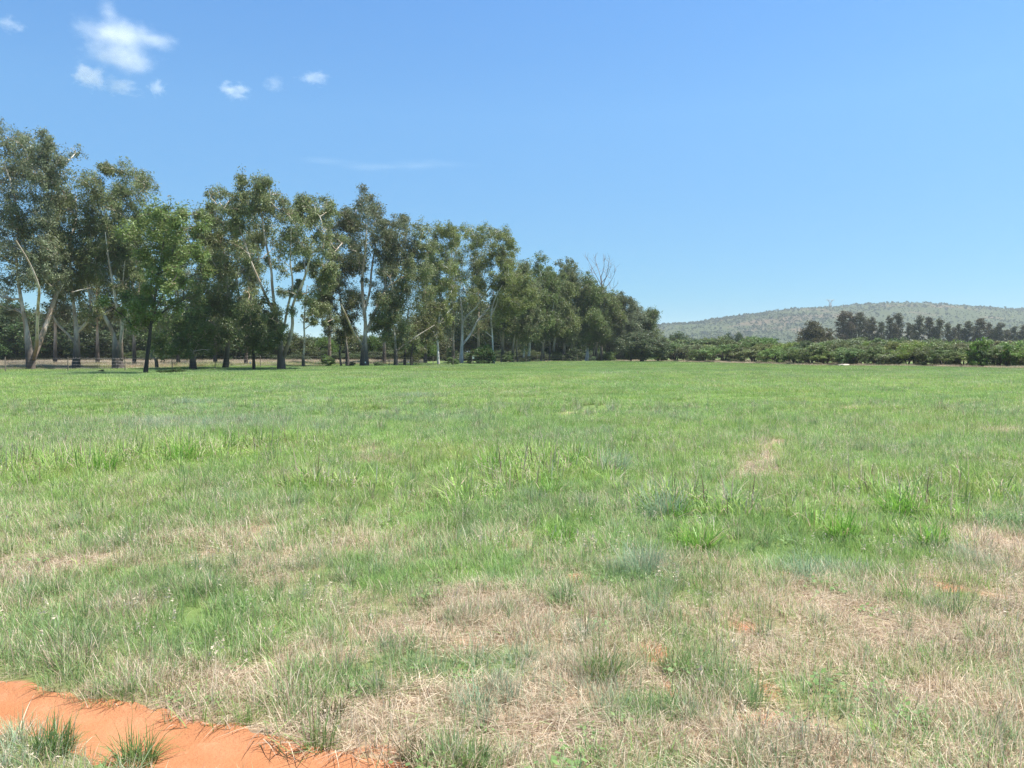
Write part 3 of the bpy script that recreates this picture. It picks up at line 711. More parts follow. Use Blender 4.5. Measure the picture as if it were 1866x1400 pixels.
tree_px('gum_tree', 'highest topped middle gum with thick dark base and white twin stems against open sky', 77,
    [[(513, 674, 17), (512, 650, 16), (510, 625, 13), (505, 585, 9), (500, 555, 8), (496, 520, 7), (494, 490, 6), (482, 430, 5), (475, 380, 3)],
     [(505, 580, 8), (490, 545, 7), (480, 515, 6), (468, 480, 5), (450, 420, 4), (420, 380, 3)],
     [(516, 650, 10), (530, 620, 9), (537, 590, 8), (538, 565, 7), (548, 540, 6), (562, 515, 6), (572, 490, 5), (580, 450, 4)],
     [(517, 600, 6), (528, 555, 6), (538, 520, 5), (536, 480, 4), (540, 420, 3)],
     [(545, 543, 4), (555, 500, 3), (552, 470, 3)]],
    [(395, 348, 12), (412, 358, 13), (405, 378, 14), (428, 360, 10), (480, 340, 14), (460, 352, 12), (500, 350, 14), (480, 370, 20), (448, 365, 12), (440, 395, 18), (470, 405, 22), (510, 385, 18), (415, 405, 14), (455, 435, 18), (490, 440, 20),
     (535, 362, 12), (555, 370, 14), (582, 362, 14), (545, 395, 18), (580, 390, 18), (600, 385, 14), (530, 425, 18), (565, 425, 22), (600, 425, 16), (540, 455, 18), (575, 460, 20), (605, 460, 14), (440, 470, 14), (485, 475, 14), (590, 485, 14),
     (520, 480, 12), (600, 500, 10), (530, 535, 8)], OL, seed=10, dens=.95, extra=.35)
tree_px('gum_tree', 'thin pale gum pole with little foliage right after the thick forked gum', 86,
    [[(553, 670, 7), (553, 650, 5), (555, 620, 5), (554, 590, 4), (556, 560, 3), (560, 520, 2)], [(555, 600, 3), (575, 585, 2), (600, 565, 2)]],
    [(560, 550, 8), (575, 570, 8), (550, 580, 8), (590, 560, 9)], OL, seed=11, dens=.8, hmax=10)
tree_px('gum_tree', 'dark foliaged gum between the thin pole and the huge whitish trunk', 97,
    [[(634, 667, 9), (632, 640, 7), (628, 600, 5), (622, 560, 4), (615, 500, 3)], [(622, 668, 4), (619, 640, 4), (628, 600, 3)]],
    [(630, 385, 12), (620, 410, 14), (645, 400, 12), (610, 440, 16), (640, 440, 16), (620, 475, 18), (645, 480, 14), (590, 530, 12), (615, 530, 18), (640, 540, 16), (605, 560, 14), (630, 580, 16), (645, 600, 12), (620, 615, 12), (600, 540, 12)],
    (.105, .120, .048), seed=12, dens=1.0)
tree_px('gum_tree', 'massive gum with pale trunk forking low into upright and slanting limbs', 92,
    [[(664, 669, 19), (664, 645, 17), (665, 620, 12), (666, 590, 9), (662, 550, 8), (660, 510, 7), (665, 460, 5), (668, 410, 3)],
     [(668, 605, 10), (678, 575, 8), (687, 545, 7), (700, 520, 5), (716, 505, 5), (735, 490, 3)],
     [(660, 630, 8), (652, 610, 7), (646, 585, 5), (640, 560, 3)], [(664, 570, 6), (672, 530, 6), (674, 490, 5), (680, 440, 3)]],
    [(665, 372, 14), (680, 376, 12), (655, 395, 14), (690, 398, 18), (715, 392, 12), (740, 400, 8), (665, 425, 20), (700, 430, 22), (730, 420, 16), (655, 460, 18), (690, 465, 20), (725, 455, 18), (745, 450, 14), (650, 490, 14), (700, 495, 12), (740, 485, 14),
     (640, 530, 12), (650, 560, 12), (720, 540, 10)], (.112, .132, .072), seed=13, dens=1.0, extra=.4)
tree_px('gum_tree', 'dark trunked gum with dense drooping foliage after the massive pale gum', 93,
    [[(721, 670, 9), (721, 645, 8), (719, 610, 5), (715, 570, 4), (725, 520, 4), (745, 460, 3)], [(722, 640, 3.5), (745, 622, 3), (765, 608, 2.6), (790, 592, 2)]],
    [(762, 415, 12), (775, 412, 9), (755, 440, 14), (740, 470, 14), (770, 455, 14), (720, 520, 16), (750, 500, 18), (775, 490, 14), (705, 550, 14), (735, 550, 20), (765, 545, 18), (710, 580, 14), (740, 590, 18), (700, 610, 12), (730, 620, 14), (755, 620, 12), (690, 575, 12)],
    OL, seed=14, dens=1.05)
tree_px('gum_tree', 'short dark stemmed gum with brownish foliage before the white straight stem', 100,
    [[(737, 667, 6), (738, 640, 5), (740, 600, 4), (745, 560, 3)], [(750, 668, 8), (752, 640, 4), (760, 610, 3)]],
    [(760, 590, 14), (780, 585, 12), (770, 620, 14), (750, 640, 12), (760, 655, 8), (785, 560, 12)], (.110, .120, .045), bark=M_DARKBARK, seed=15, dens=1.0, hmax=10)
tree_px('white_gum_tree', 'slender gum with clean white straight trunk near the white marker post', 107,
    [[(799, 665, 6), (798, 640, 5), (797, 610, 5), (800, 580, 4), (803, 550, 3), (798, 500, 2)], [(797, 625, 4), (790, 605, 3), (780, 595, 3), (765, 585, 2)], [(800, 590, 3), (815, 570, 3), (825, 560, 2)]],
    [(800, 420, 12), (820, 422, 12), (785, 440, 12), (810, 450, 16), (790, 480, 16), (820, 485, 14), (800, 515, 16), (780, 530, 12), (825, 525, 14), (800, 555, 12), (780, 565, 10), (820, 420, 8)], YG, bark=M_GUMW, seed=16, dens=1.05)
tree_px('white_gum_tree', 'gum with smooth white trunk splitting into a wide V above the grass', 118,
    [[(840, 664, 9), (841, 640, 8), (842, 620, 7), (843, 590, 6), (852, 575, 5), (868, 560, 4), (880, 540, 3)],
     [(843, 628, 6), (855, 612, 5), (864, 595, 5), (872, 580, 4), (885, 565, 4), (900, 550, 3)], [(866, 592, 3), (880, 575, 3), (892, 570, 2)],
     [(843, 590, 4), (840, 550, 4), (830, 515, 4), (826, 490, 3), (835, 440, 2)], [(870, 556, 4), (885, 535, 4), (900, 515, 4), (920, 490, 3)]],
    [(850, 425, 12), (838, 440, 12), (868, 432, 10), (888, 420, 11), (908, 420, 12), (925, 435, 10), (940, 450, 9), (895, 445, 14), (915, 455, 14), (860, 460, 16), (835, 475, 14), (885, 480, 16), (920, 480, 14), (850, 505, 16), (880, 515, 14), (910, 515, 14),
     (865, 540, 14), (900, 545, 14), (930, 520, 12), (840, 550, 10), (935, 475, 10)], YG, bark=M_GUMW, seed=17, dens=1.05, extra=.45)
tree_px('gum_tree', 'slender pale gum rising over the green shrubs just past the marker post', 114,
    [[(899, 664, 6), (898, 640, 4), (897, 610, 4), (895, 580, 4), (900, 550, 3), (915, 520, 2)], [(897, 615, 3), (885, 605, 2)], [(896, 575, 3), (905, 555, 3), (908, 545, 2)]],
    [(925, 540, 14), (945, 530, 14), (915, 565, 12), (940, 560, 14), (960, 550, 12), (925, 500, 12), (955, 510, 14), (905, 590, 8)], YG, bark=M_GUMW, seed=18, dens=1.1)
# second line of gums filling in just behind the first
fill = [(-30, 92, 300, 34, 'pale stemmed gum standing behind the leftmost three stemmed gum'), (100, 95, 335, 34, 'gum filling the gap behind the three stemmed and the leaning limbed gums'), (178, 96, 350, 30, 'gum seen through the crossing stems'), (245, 97, 372, 30, 'gum whose crown shows above the bright green gum'),
        (325, 96, 388, 30, 'gum whose grey crown shows right of the bright green gum'), (392, 98, 400, 26, 'shaded gum directly behind the stout straight trunk'), (448, 99, 392, 24, 'half hidden gum left of the thick forked gum'),
        (600, 108, 398, 28, 'gum with thin dark stem behind the dark foliaged gum'), (700, 112, 412, 26, 'gum partly hidden behind the drooping dark trunked gum'), (775, 118, 424, 28, 'gum with thin crown behind the white straight stem'), (826, 126, 430, 26, 'gum filling in behind the V shaped white gum'), (872, 128, 450, 26, 'gum crowding the right arm of the V shaped white gum'), (915, 130, 470, 24, 'gum behind the slender gum past the marker post')]
for q_, (px, D, ty, sp, lb) in enumerate(fill):
    r = np.random.default_rng(900 + q_); by = HOR + 1400 * 1.6 / D; h = by - ty; ln = r.uniform(-10, 14)
    st = [[(px + ln * f ** 1.3, by - h * f, w_) for f, w_ in ((0, 8), (.2, 6), (.45, 4.5), (.7, 3), (.9, 2))], [(px, by - h * .18, 4), (px - ln * .8, by - h * .45, 3), (px - ln * 1.2, by - h * .7, 2)]]
    cl = [(px + ln * f + r.uniform(-1, 1) * sp * (1.15 - f) * 1.2, by - h * f + 8, r.uniform(13, 19) * (120 / (D + 20))) for f in (.94, .84, .80, .73, .68, .62, .58, .52, .47, .43, .38, .33, .28)]
    tree_px('gum_tree', lb, D, st, cl, [OL, GY, (.118, .142, .062)][q_ % 3], seed=950 + q_, dens=.72, extra=.35, skirt=.1)
rows = [  # px, D, topy, spread, lean, seed, label, bark
    (935, 128, 470, 34, 28, 21, 'gum with dense olive crown leaning over the dark hollow of the grove', M_GUM),
    (962, 136, 478, 34, 26, 22, 'gum on a bright bare pole in the dark hollow of the grove', M_GUMW),
    (985, 142, 488, 32, 24, 23, 'gum on slanting thin stems beside the bright bare pole', M_GUM),
    (1008, 146, 492, 32, 22, 24, 'gum with tilted crown in the middle of the far grove', M_GUM),
    (1026, 150, 472, 26, 14, 25, 'gum whose two small tufted tops stand above the far grove', M_GUM),
    (1048, 152, 500, 32, 26, 26, 'gum with yellowish leaning crown before the twin white stems', M_GUM),
    (1068, 156, 512, 30, 24, 27, 'gum on close twin white stems below the dead branches', M_GUMW),
    (1085, 158, 520, 28, 24, 28, 'gum with reddish pale stem next to the twin white stems', M_GUM),
    (1105, 160, 532, 26, 22, 29, 'dark spiky topped gum near the far end of the grove', M_DARKBARK),
    (1128, 162, 548, 26, 24, 30, 'grey green gum leaning behind the big round bush', M_GUM),
    (1158, 168, 565, 24, 20, 31, 'last small gum of the row behind the big round bush', M_GUM)]
for (px, D, ty, sp, ln, sd0, lb, bk) in rows:
    r = np.random.default_rng(sd0 * 7)
    by = HOR + 1400 * 1.6 / D; h = by - ty
    tx = px + ln
    def on(f, j=0): return px + (tx - px) * f ** 1.4 + j, by - h * f
    st = [[(*on(f, r.normal(0, 1.5) if f > .1 else 0), w_) for f, w_ in ((0, 6), (.15, 5), (.35, 4), (.55, 3.2), (.8, 2))]]
    j = r.uniform(4, 9) * (1 if sd0 % 2 else -1)
    st.append([(px + j, by, 4), (px + j * .8, by - h * .2, 3.4), (px + j * 1.8, by - h * .42, 2.6), (on(.6)[0] + j, by - h * .6, 2)])
    cl = []
    for f in (.97, .88, .88, .78, .78, .70, .68, .62, .60, .55, .52, .50, .47, .45, .43, .40, .38, .34, .33):
        x_, y_ = on(f); wd_ = sp * (1.25 - f) * 1.25
        cl.append((x_ + r.uniform(-1, 1) * wd_, y_ + 6 + r.normal(0, 4), r.uniform(9, 14) * (1 if f < .9 else .8)))
    cols = [(.120, .150, .052), (.112, .138, .062), (.105, .145, .045), (.095, .126, .048)]
    c = (.085, .105, .052) if 'dark spiky' in lb else (GY if 'grey green' in lb else cols[sd0 % 4])
    tree_px('gum_tree', lb, D, st, cl, c, bark=bk, seed=sd0, leafL=.32, leafW=.11, npl=40, dens=1.15, depth=.9)
# dead tree
def dead():
    r = np.random.default_rng(5); D = 165; tb = Tubes(); base = at(1096, 657.5, D); base[2] = -.1; mpp = D / FPX
    tb.add([np.array([0, 0, -.2]), at(1096, 600, D) - base, at(1098, 540, D) - base, at(1095, 505, D) - base], [.28, .24, .2, .14], 8, 20)
    for i, (x0, y0, x1, y1) in enumerate([(1096, 520, 1066, 468), (1096, 510, 1083, 462), (1095, 505, 1100, 472), (1097, 515, 1115, 480), (1098, 530, 1122, 492), (1097, 525, 1108, 470), (1096, 530, 1072, 490), (1098, 535, 1128, 515)]):
        a = at(x0, y0, D) - base; b = at(x1, y1, D) - base; b[1] += r.normal(0, 2)
        m_ = (a + b) / 2 + np.array([0.2, 0, -.4]); tb.add([a, m_, b], [.09, .055, .02], 5, 20)
        for k in range(7):
            t = r.uniform(.35, .95); p = a * (1 - t) + b * t; q = p + np.array([r.normal(0, .9), r.normal(0, .9), r.uniform(.6, 1.9)])
            tb.add([p, (p + q) / 2 + r.normal(0, .12, 3), q], [.03, .022, .012], 4, 20, smooth=False)
    root = link('dead_tree', None, loc=base); tag(root, 'leafless dead tree with fine bare branches standing above the grove', 'tree')
    link('trunk', tb.mesh('dead_trunk', M_DEAD), root)
dead()

# ------------------------------------------------------------ generic plants
def plant_meshes(tag_, H, W, seed, bottom=.3, stems=3, bark=M_DARKBARK, umb=.0, npl=40, leafL=.16, leafW=.10, nc=14, droop=.0, pr=(.3, .55), kd=1.6, round_=1.0, colm=False, cz=.75):
    r = np.random.default_rng(seed); C = []
    for i in range(nc):
        a = r.uniform(0, 2 * math.pi)
        if colm:
            f = (i + .5) / nc; rr = W / 2 * (math.sin(math.pi * min(1, .18 + f * .86)) ** .7) * r.uniform(.2, 1); z = H * (bottom + (1 - bottom) * f)
            R0 = W * r.uniform(.20, .30)
        else:
            rr = W / 2 * math.sqrt(r.random()) * .82; top = H * (1 - (umb * .35 + (1 - umb) * .62) * (rr / (W / 2)) ** 2)
            R0 = min(W, H) * r.uniform(.16, .25); lo = H * bottom + R0 * .6
            f = r.random() ** (.45 if umb > .4 else .75); z = lo + max(0, top - R0 * .8 - lo) * f
        C.append([rr * math.cos(a), rr * math.sin(a), z, R0, cz])
    C = np.array(C); tb = Tubes(); sk = []
    for s in range(stems):
        a = s * 2 * math.pi / stems + r.uniform(0, 1); q = .08 * W
        p = np.array([[.08 * math.cos(a), .08 * math.sin(a), -.15], [q * math.cos(a) * .8, q * math.sin(a) * .8, H * .25], [q * 1.8 * math.cos(a), q * 1.8 * math.sin(a), H * .5]])
        if colm: p = np.array([[0, 0, -.15], [r.normal(0, .1), r.normal(0, .1), H * .45], [r.normal(0, .2), r.normal(0, .2), H * .93]])
        tb.add(p, [.022 * H + .03, .016 * H + .02, .010 * H], 6, H)
        for t in np.linspace(0.1, 1, 6): sk.append(p[0] * (1 - t) + p[-1] * t)
    sk = np.array(sk)
    for c in C:
        d = np.linalg.norm(sk - c[:3], axis=1) + 2 * np.maximum(0, sk[:, 2] - c[2]); a = sk[np.argmin(d)]
        tb.add([a, (a + c[:3]) / 2 + r.normal(0, .05 * W / 3, 3), c[:3]], [.009 * H + .01, .007 * H, .012], 5, H)
    pf = crown_puffs(C, r, kd * (3.0 / max(.8, W)) ** .6, pr)
    V, Fc, rn, cl = leaves(pf, npl, leafL, leafW, droop, r, .7)
    return (tb.mesh(tag_ + '_trunk', bark), make_mesh(tag_ + '_crown', V, [Fc], M_LEAF, {'rnd': rn, 'clump': cl}))

def place(kind, meshes, x, y, sx, sz, rot, col, label, cat, group=None):
    root = link(kind, None, loc=(x, y, float(gz(np.array([x]), np.array([y]))[0]) - .03)); root.rotation_euler = (0, 0, rot); root.scale = (sx, sx, sz)
    tag(root, label, cat, group)
    link('trunk' if 'tree' in kind else 'stem', meshes[0], root)
    c = link('crown' if 'tree' in kind else 'foliage', meshes[1], root); c.color = (*col, 1)
    return root

ORD = ['first', 'second', 'third', 'fourth', 'fifth', 'sixth', 'seventh', 'eighth', 'ninth', 'tenth', 'eleventh', 'twelfth', 'thirteenth', 'fourteenth', 'fifteenth', 'sixteenth', 'seventeenth', 'eighteenth', 'nineteenth', 'twentieth',
       'twenty-first', 'twenty-second', 'twenty-third', 'twenty-fourth', 'twenty-fifth', 'twenty-sixth', 'twenty-seventh', 'twenty-eighth', 'twenty-ninth', 'thirtieth', 'thirty-first', 'thirty-second', 'thirty-third', 'thirty-fourth',
       'thirty-fifth', 'thirty-sixth', 'thirty-seventh', 'thirty-eighth', 'thirty-ninth', 'fortieth', 'forty-first', 'forty-second', 'forty-third', 'forty-fourth', 'forty-fifth']
jit = lambda c, r, a=.15: tuple(max(.01, q * (1 + r.uniform(-a, a))) for q in c)

# dark woodland behind the gums
BG = [plant_meshes('backwood%d' % i, 10, 11, 200 + i, bottom=.0, stems=3, nc=44, npl=30, leafL=.34, leafW=.2, pr=(.5, .95), kd=1.25, umb=.3) for i in range(4)]
r = np.random.default_rng(33)
bw = []
for i, px in enumerate(np.linspace(-80, 1165, 42)):
    px = px + r.uniform(-12, 12)
    D = 128 + 34 * r.random() + max(0, px - 500) * .06
    top = np.interp(px, [-80, 460, 490, 700, 730, 800, 900, 1000, 1060, 1110, 1165], [545, 552, 598, 602, 575, 545, 528, 520, 530, 556, 590]) + r.uniform(-9, 9)
    if i % 2: D += 22; top += 12
    bw.append((px, D, top))
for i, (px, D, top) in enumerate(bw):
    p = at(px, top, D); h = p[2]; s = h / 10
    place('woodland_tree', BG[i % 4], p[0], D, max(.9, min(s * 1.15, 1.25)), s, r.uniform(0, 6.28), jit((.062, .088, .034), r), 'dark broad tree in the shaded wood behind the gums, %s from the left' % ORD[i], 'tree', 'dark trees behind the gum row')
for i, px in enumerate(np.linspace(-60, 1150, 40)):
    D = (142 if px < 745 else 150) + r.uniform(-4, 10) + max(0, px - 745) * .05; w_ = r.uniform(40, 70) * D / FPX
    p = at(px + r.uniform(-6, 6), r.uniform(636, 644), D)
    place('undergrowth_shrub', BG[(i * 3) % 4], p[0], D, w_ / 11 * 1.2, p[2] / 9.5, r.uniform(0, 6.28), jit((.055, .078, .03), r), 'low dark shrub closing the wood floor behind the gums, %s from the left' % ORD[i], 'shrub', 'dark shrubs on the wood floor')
# bright green young trees behind the gap
for i, (px, by, ty, wpx, lb) in enumerate([(590, 657, 603, 60, 'bright green crown seen low through the gap between gums'), (682, 656, 600, 30, 'bright green foliage low behind the massive pale trunk'), (772, 657, 605, 50, 'leafy bright green tree behind the white straight stem')]):
    D = 150; p = at(px, ty, D)
    place('leafy_tree', BG[(i + 1) % 4], p[0], D, wpx * D / FPX / 11, p[2] / 10, i * 2., (.085, .15, .028), lb, 'tree')

# shrubs below the gums
SH = [plant_meshes('shrub%d' % i, 3, 3.2, 300 + i, bottom=.02, stems=4, nc=14, npl=42, leafL=.22, leafW=.14, kd=1.7) for i in range(4)]
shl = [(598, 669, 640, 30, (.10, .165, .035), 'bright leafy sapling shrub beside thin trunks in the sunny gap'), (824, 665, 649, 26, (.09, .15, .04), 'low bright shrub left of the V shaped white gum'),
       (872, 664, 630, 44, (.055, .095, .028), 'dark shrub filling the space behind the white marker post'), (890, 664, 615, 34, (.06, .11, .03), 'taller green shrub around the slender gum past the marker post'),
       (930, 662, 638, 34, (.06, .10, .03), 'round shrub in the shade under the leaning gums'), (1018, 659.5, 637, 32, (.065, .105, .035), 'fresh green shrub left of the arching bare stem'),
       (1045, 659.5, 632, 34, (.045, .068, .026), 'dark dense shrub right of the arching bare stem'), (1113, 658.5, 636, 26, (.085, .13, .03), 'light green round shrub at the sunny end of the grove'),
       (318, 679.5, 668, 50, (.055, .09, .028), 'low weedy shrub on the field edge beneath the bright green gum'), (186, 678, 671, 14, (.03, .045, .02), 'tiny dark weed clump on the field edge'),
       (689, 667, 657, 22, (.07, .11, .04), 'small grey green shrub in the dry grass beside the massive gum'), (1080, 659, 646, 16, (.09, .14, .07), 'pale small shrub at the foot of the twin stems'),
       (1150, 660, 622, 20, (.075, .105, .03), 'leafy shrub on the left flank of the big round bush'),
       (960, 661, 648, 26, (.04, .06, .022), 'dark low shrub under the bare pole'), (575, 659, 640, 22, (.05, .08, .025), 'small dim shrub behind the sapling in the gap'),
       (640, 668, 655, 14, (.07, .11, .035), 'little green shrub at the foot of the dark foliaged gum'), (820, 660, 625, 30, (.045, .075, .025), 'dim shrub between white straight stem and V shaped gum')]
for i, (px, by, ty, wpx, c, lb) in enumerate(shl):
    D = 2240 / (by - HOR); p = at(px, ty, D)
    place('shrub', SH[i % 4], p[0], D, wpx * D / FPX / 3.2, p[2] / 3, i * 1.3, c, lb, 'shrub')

# big round bush
BB = plant_meshes('roundbush', 7, 7.6, 400, bottom=.0, stems=5, nc=46, npl=46, leafL=.22, leafW=.12, kd=1.6, umb=.75)
p = at(1170, 594, 136)
place('round_bush', BB, p[0], 136, 1.16, p[2] / 7.1, .4, (.082, .106, .058), 'huge dark rounded bush at the far end of the gum row', 'bush')
place('round_bush', SH[1], at(1199, 625, 146)[0], 146, 1.1, at(1199, 618, 146)[2] / 3, .4, (.085, .145, .03), 'bright green bush tucked against the dark rounded bush', 'bush')

# acacia scrub along the far side
AC = [plant_meshes('acacia%d' % i, 3, 4.2, 500 + i, bottom=.16 if i % 3 == 1 else .0, stems=3, nc=24, npl=50, leafL=.15, leafW=.09, pr=(.26, .48), kd=2.2, umb=.75, cz=.6) for i in range(6)]
r = np.random.default_rng(77)
def acacia_row(n, px0, px1, off, h0, h1, w0, w1, where, cols, ovl=0):
    for i in range(n):
        px = px0 + (px1 - px0) * (i + .5) / n + r.uniform(-8, 8)
        # distance of the bush line at this bearing
        ys = np.linspace(40, 240, 801); xs_ = (px - 933) / FPX * ys; sb = s_bush(xs_, ys)
        D = ys[np.argmax(sb > off + r.uniform(-.6, .6))]
        top = r.uniform(h0, h1) if not callable(h0) else h0(px) + r.uniform(-4, 4)
        top += r.choice([0, 0, 5, -4])
        p = at(px, top, D); wm = r.uniform(w0, w1) * D / FPX
        c = cols[r.integers(0, len(cols))]
        place('acacia_bush', AC[r.integers(0, 6)], p[0], D, wm / 4.0, p[2] / 3.05, r.uniform(0, 6.28), jit(c, r, .12), 'thorny acacia bush in the %s, %s from the left' % (where, ORD[i]), 'bush', 'acacia bushes in the ' + where)
AG = [(.130, .168, .070), (.108, .148, .052), (.138, .165, .086), (.085, .115, .046), (.145, .195, .058)]
acacia_row(22, 1212, 1890, 2.2, 621, 636, 52, 86, 'front row beside the field', AG)
acacia_row(20, 1215, 1900, 7.5, 612, 624, 60, 95, 'middle row behind the field edge', AG)
acacia_row(19, 1215, 1900, 14, 611, 621, 75, 120, 'back row under the dark tall trees', AG)
acacia_row(8, 1290, 1900, 3.4, 648, 655, 26, 40, 'low gaps of the front row', AG)
# special ones
p = at(1385, 602, 190); place('leafy_tree', BG[2], p[0], 190, 1.05, p[2] / 10.2, 2., (.075, .15, .022), 'bright green domed tree rising above the acacia scrub', 'tree')
p = at(1440, 618, 185); place('leafy_tree', BG[1], p[0], 185, .8, p[2] / 10.2, 1., (.040, .075, .022), 'dark green flat topped tree right of the bright domed tree', 'tree')
p = at(1328, 604, 260); place('leafy_tree', BG[3], p[0], 260, .5, p[2] / 10, 1., (.055, .085, .03), 'small round treetop first of two before the hill', 'tree')
p = at(1349, 602, 260); place('leafy_tree', BG[0], p[0], 260, .55, p[2] / 10, 4., (.05, .08, .03), 'small round treetop second of two before the hill', 'tree')
p = at(1240, 601, 230); place('leafy_tree', BG[0], p[0], 230, .9, p[2] / 10, 3., (.055, .085, .028), 'broad green tree low in front of the hill foot', 'tree')
p = at(1275, 612, 230); place('leafy_tree', BG[2], p[0], 230, .7, p[2] / 10, 3., (.05, .085, .026), 'green tree sloping down beside the broad one at hill foot', 'tree')
p = at(1700, 619, 150); place('leafy_tree', BG[1], p[0], 150, .9, p[2] / 10, 3., (.095, .150, .035), 'lime green treetop above the middle acacias', 'tree')
p = at(1570, 612, 150); place('leafy_tree', BG[3], p[0], 150, 1.0, p[2] / 10, 1., (.085, .115, .035), 'spreading olive tree just below the dark row', 'tree')
p = at(1790, 628, 84); place('leafy_shrub', SH[2], p[0], 84, .9, 1.2, 1., (.095, .165, .03), 'fresh lime green shrub among acacias near the field corner', 'shrub')
p = at(1835, 634, 82); place('leafy_shrub', SH[0], p[0], 82, .8, 1.1, 1., (.090, .150, .03), 'smaller lime shrub beside the fresh one near the corner', 'shrub')

# dark casuarina row and the single brown tree
CA = [plant_meshes('casuarina%d' % i, 16, 4.6, 600 + i, bottom=.08, stems=1, nc=26, npl=26, leafL=.5, leafW=.16, droop=-.5, pr=(.4, .8), kd=1.1, colm=True, cz=1.2) for i in range(5)]
cr = [(1538, 569, 1.75), (1566, 571, 1.4), (1590, 580, .9), (1607, 588, .8), (1622, 578, .9), (1638, 573, 1.15), (1655, 590, .8), (1676, 578, .95), (1694, 580, 1.0), (1712, 582, 1.0), (1728, 590, .7), (1748, 592, .8),
      (1766, 588, 1.0), (1786, 582, 1.1), (1803, 590, .8), (1822, 590, 1.0), (1850, 596, 1.0), (1868, 594, 1.0), (1888, 590, 1.0), (1552, 574, 1.1), (1580, 584, .9), (1630, 592, .8), (1664, 594, .8), (1702, 597, .8), (1738, 598, .8), (1757, 600, .8), (1776, 598, .8), (1812, 600, .9), (1835, 602, .9), (1860, 603, .8)]
r = np.random.default_rng(8)
for i, (px, ty, ws) in enumerate(cr):
    D = 270 + 1.0 * (i % 3); p = at(px, ty, D)
    place('casuarina_tree', CA[i % 5], p[0], D, ws * 1.0, p[2] / 16.3, r.uniform(0, 6), jit((.060, .058, .034), r), 'dark brownish upright tree in the tall far row, %s from the left' % ORD[i], 'tree', 'dark upright trees of the far row')
BR = plant_meshes('browntree', 11, 12, 700, bottom=.0, stems=2, nc=34, npl=36, leafL=.5, leafW=.26, pr=(.6, 1.0), kd=1.25, umb=.2)
p = at(1487, 578, 200); place('brown_tree', BR, p[0], 200, .80, p[2] / 11, 1., (.075, .070, .034), 'single broad brown tinged tree left of the tall dark row', 'tree')

# ------------------------------------------------------------ hill
RID = np.array([(900, 640), (1050, 620), (1150, 600), (1205, 591), (1240, 590), (1265, 588), (1300, 581), (1345, 575), (1400, 568), (1450, 562), (1500, 560), (1560, 555), (1610, 552.5), (1640, 552), (1680, 555), (1730, 558), (1765, 560), (1800, 566), (1835, 565), (1866, 562), (1950, 556), (2100, 560), (2400, 600), (2700, 640)], float)
HD = 1650.
HX = (RID[:, 0] - 933) / FPX * HD; HZ = np.array([at(a, b, HD)[2] for a, b in RID]) - 1.5
def hz(x, y):
    x = np.asarray(x, float); y = np.asarray(y, float)
    # follow bearing so that the ridge runs across the valley
    top = np.interp(x, HX, HZ)
    f = np.clip((y - 950) / (HD - 950), 0, 1); f = f ** .85
    back = np.clip((y - HD) / 900, 0, 1)
    gul = (vnoise(x, y * .35, 130, 81, 4) - .5) * 22 * np.sin(np.clip(f, 0, 1) * math.pi)
    return top * sstep(0, 1.0, f * .75 + .25 * f * f) * (1 - .75 * back ** 1.5) + gul - 2 * (f <= 0)
xh = np.linspace(-300, 2300, 330); yh = np.linspace(940, 2600, 170)
Xh, Yh = np.meshgrid(xh, yh); fi = np.arange(Xh.size).reshape(Xh.shape)
F = np.stack([fi[:-1, :-1], fi[:-1, 1:], fi[1:, 1:], fi[1:, :-1]], -1).reshape(-1, 4)
x, y = Xh.ravel(), Yh.ravel()
tag(link('hill', make_mesh('hill', np.stack([x, y, hz(x, y)], 1), [F], M_HILL, smooth=True)), kind='structure')
# bushes on the hill: clumpy little crowns of leaf faces
hcol = bpy.data.collections.new('hill_shrub_shapes')
def mat_hshrub():
    m, nt, nd, lk = newmat('hill_shrub_leaves')
    rnd = attr_(nt, 'rnd').outputs['Fac']; lum = attr_(nt, 'lum', 'INSTANCER').outputs['Fac']; hue = attr_(nt, 'hue', 'INSTANCER').outputs['Fac']
    c = mix_(nt, hue, (.032, .052, .018), (.078, .095, .040)); v = N(nt, 'ShaderNodeHueSaturation'); lk.new(c, v.inputs['Color'])
    lk.new(math_(nt, 'MULTIPLY', lum, math_(nt, 'ADD', .7, math_(nt, 'MULTIPLY', rnd, .6))), v.inputs['Value'])
    leafshader(nt, v.outputs[0], .2, .6, .2); return m
M_HS = mat_hshrub()
for i in range(3):
    rr = np.random.default_rng(i + 900); C = [[rr.normal(0, .5), rr.normal(0, .5), 1.1 + rr.uniform(0, .9), .7, .8] for _ in range(5)]
    V, Fc, rn, cl = leaves(crown_puffs(C, rr, 1.2, (.35, .6)), 14, .5, .4, 0, rr)
    o = bpy.data.objects.new('h%d' % i, make_mesh('h%d' % i, V, [Fc], M_HS, {'rnd': rn})); hcol.objects.link(o)
n = 110000
x = R.uniform(-50, 2100, n); y = R.uniform(960, 1950, n); u = R.random(n)
den = .25 + .9 * sstep(.4, .65, vnoise(x, y, 160, 83, 3)) + .5 * (1 - sstep(960, 1200, y)) + .8 * sstep(850, 1150, x) * sstep(.35, .6, vnoise(x, y, 260, 85, 2))
k = (u < den * .6) & (x / y > .12) & (x / y < .85); x, y = x[k], y[k]; n = len(x)
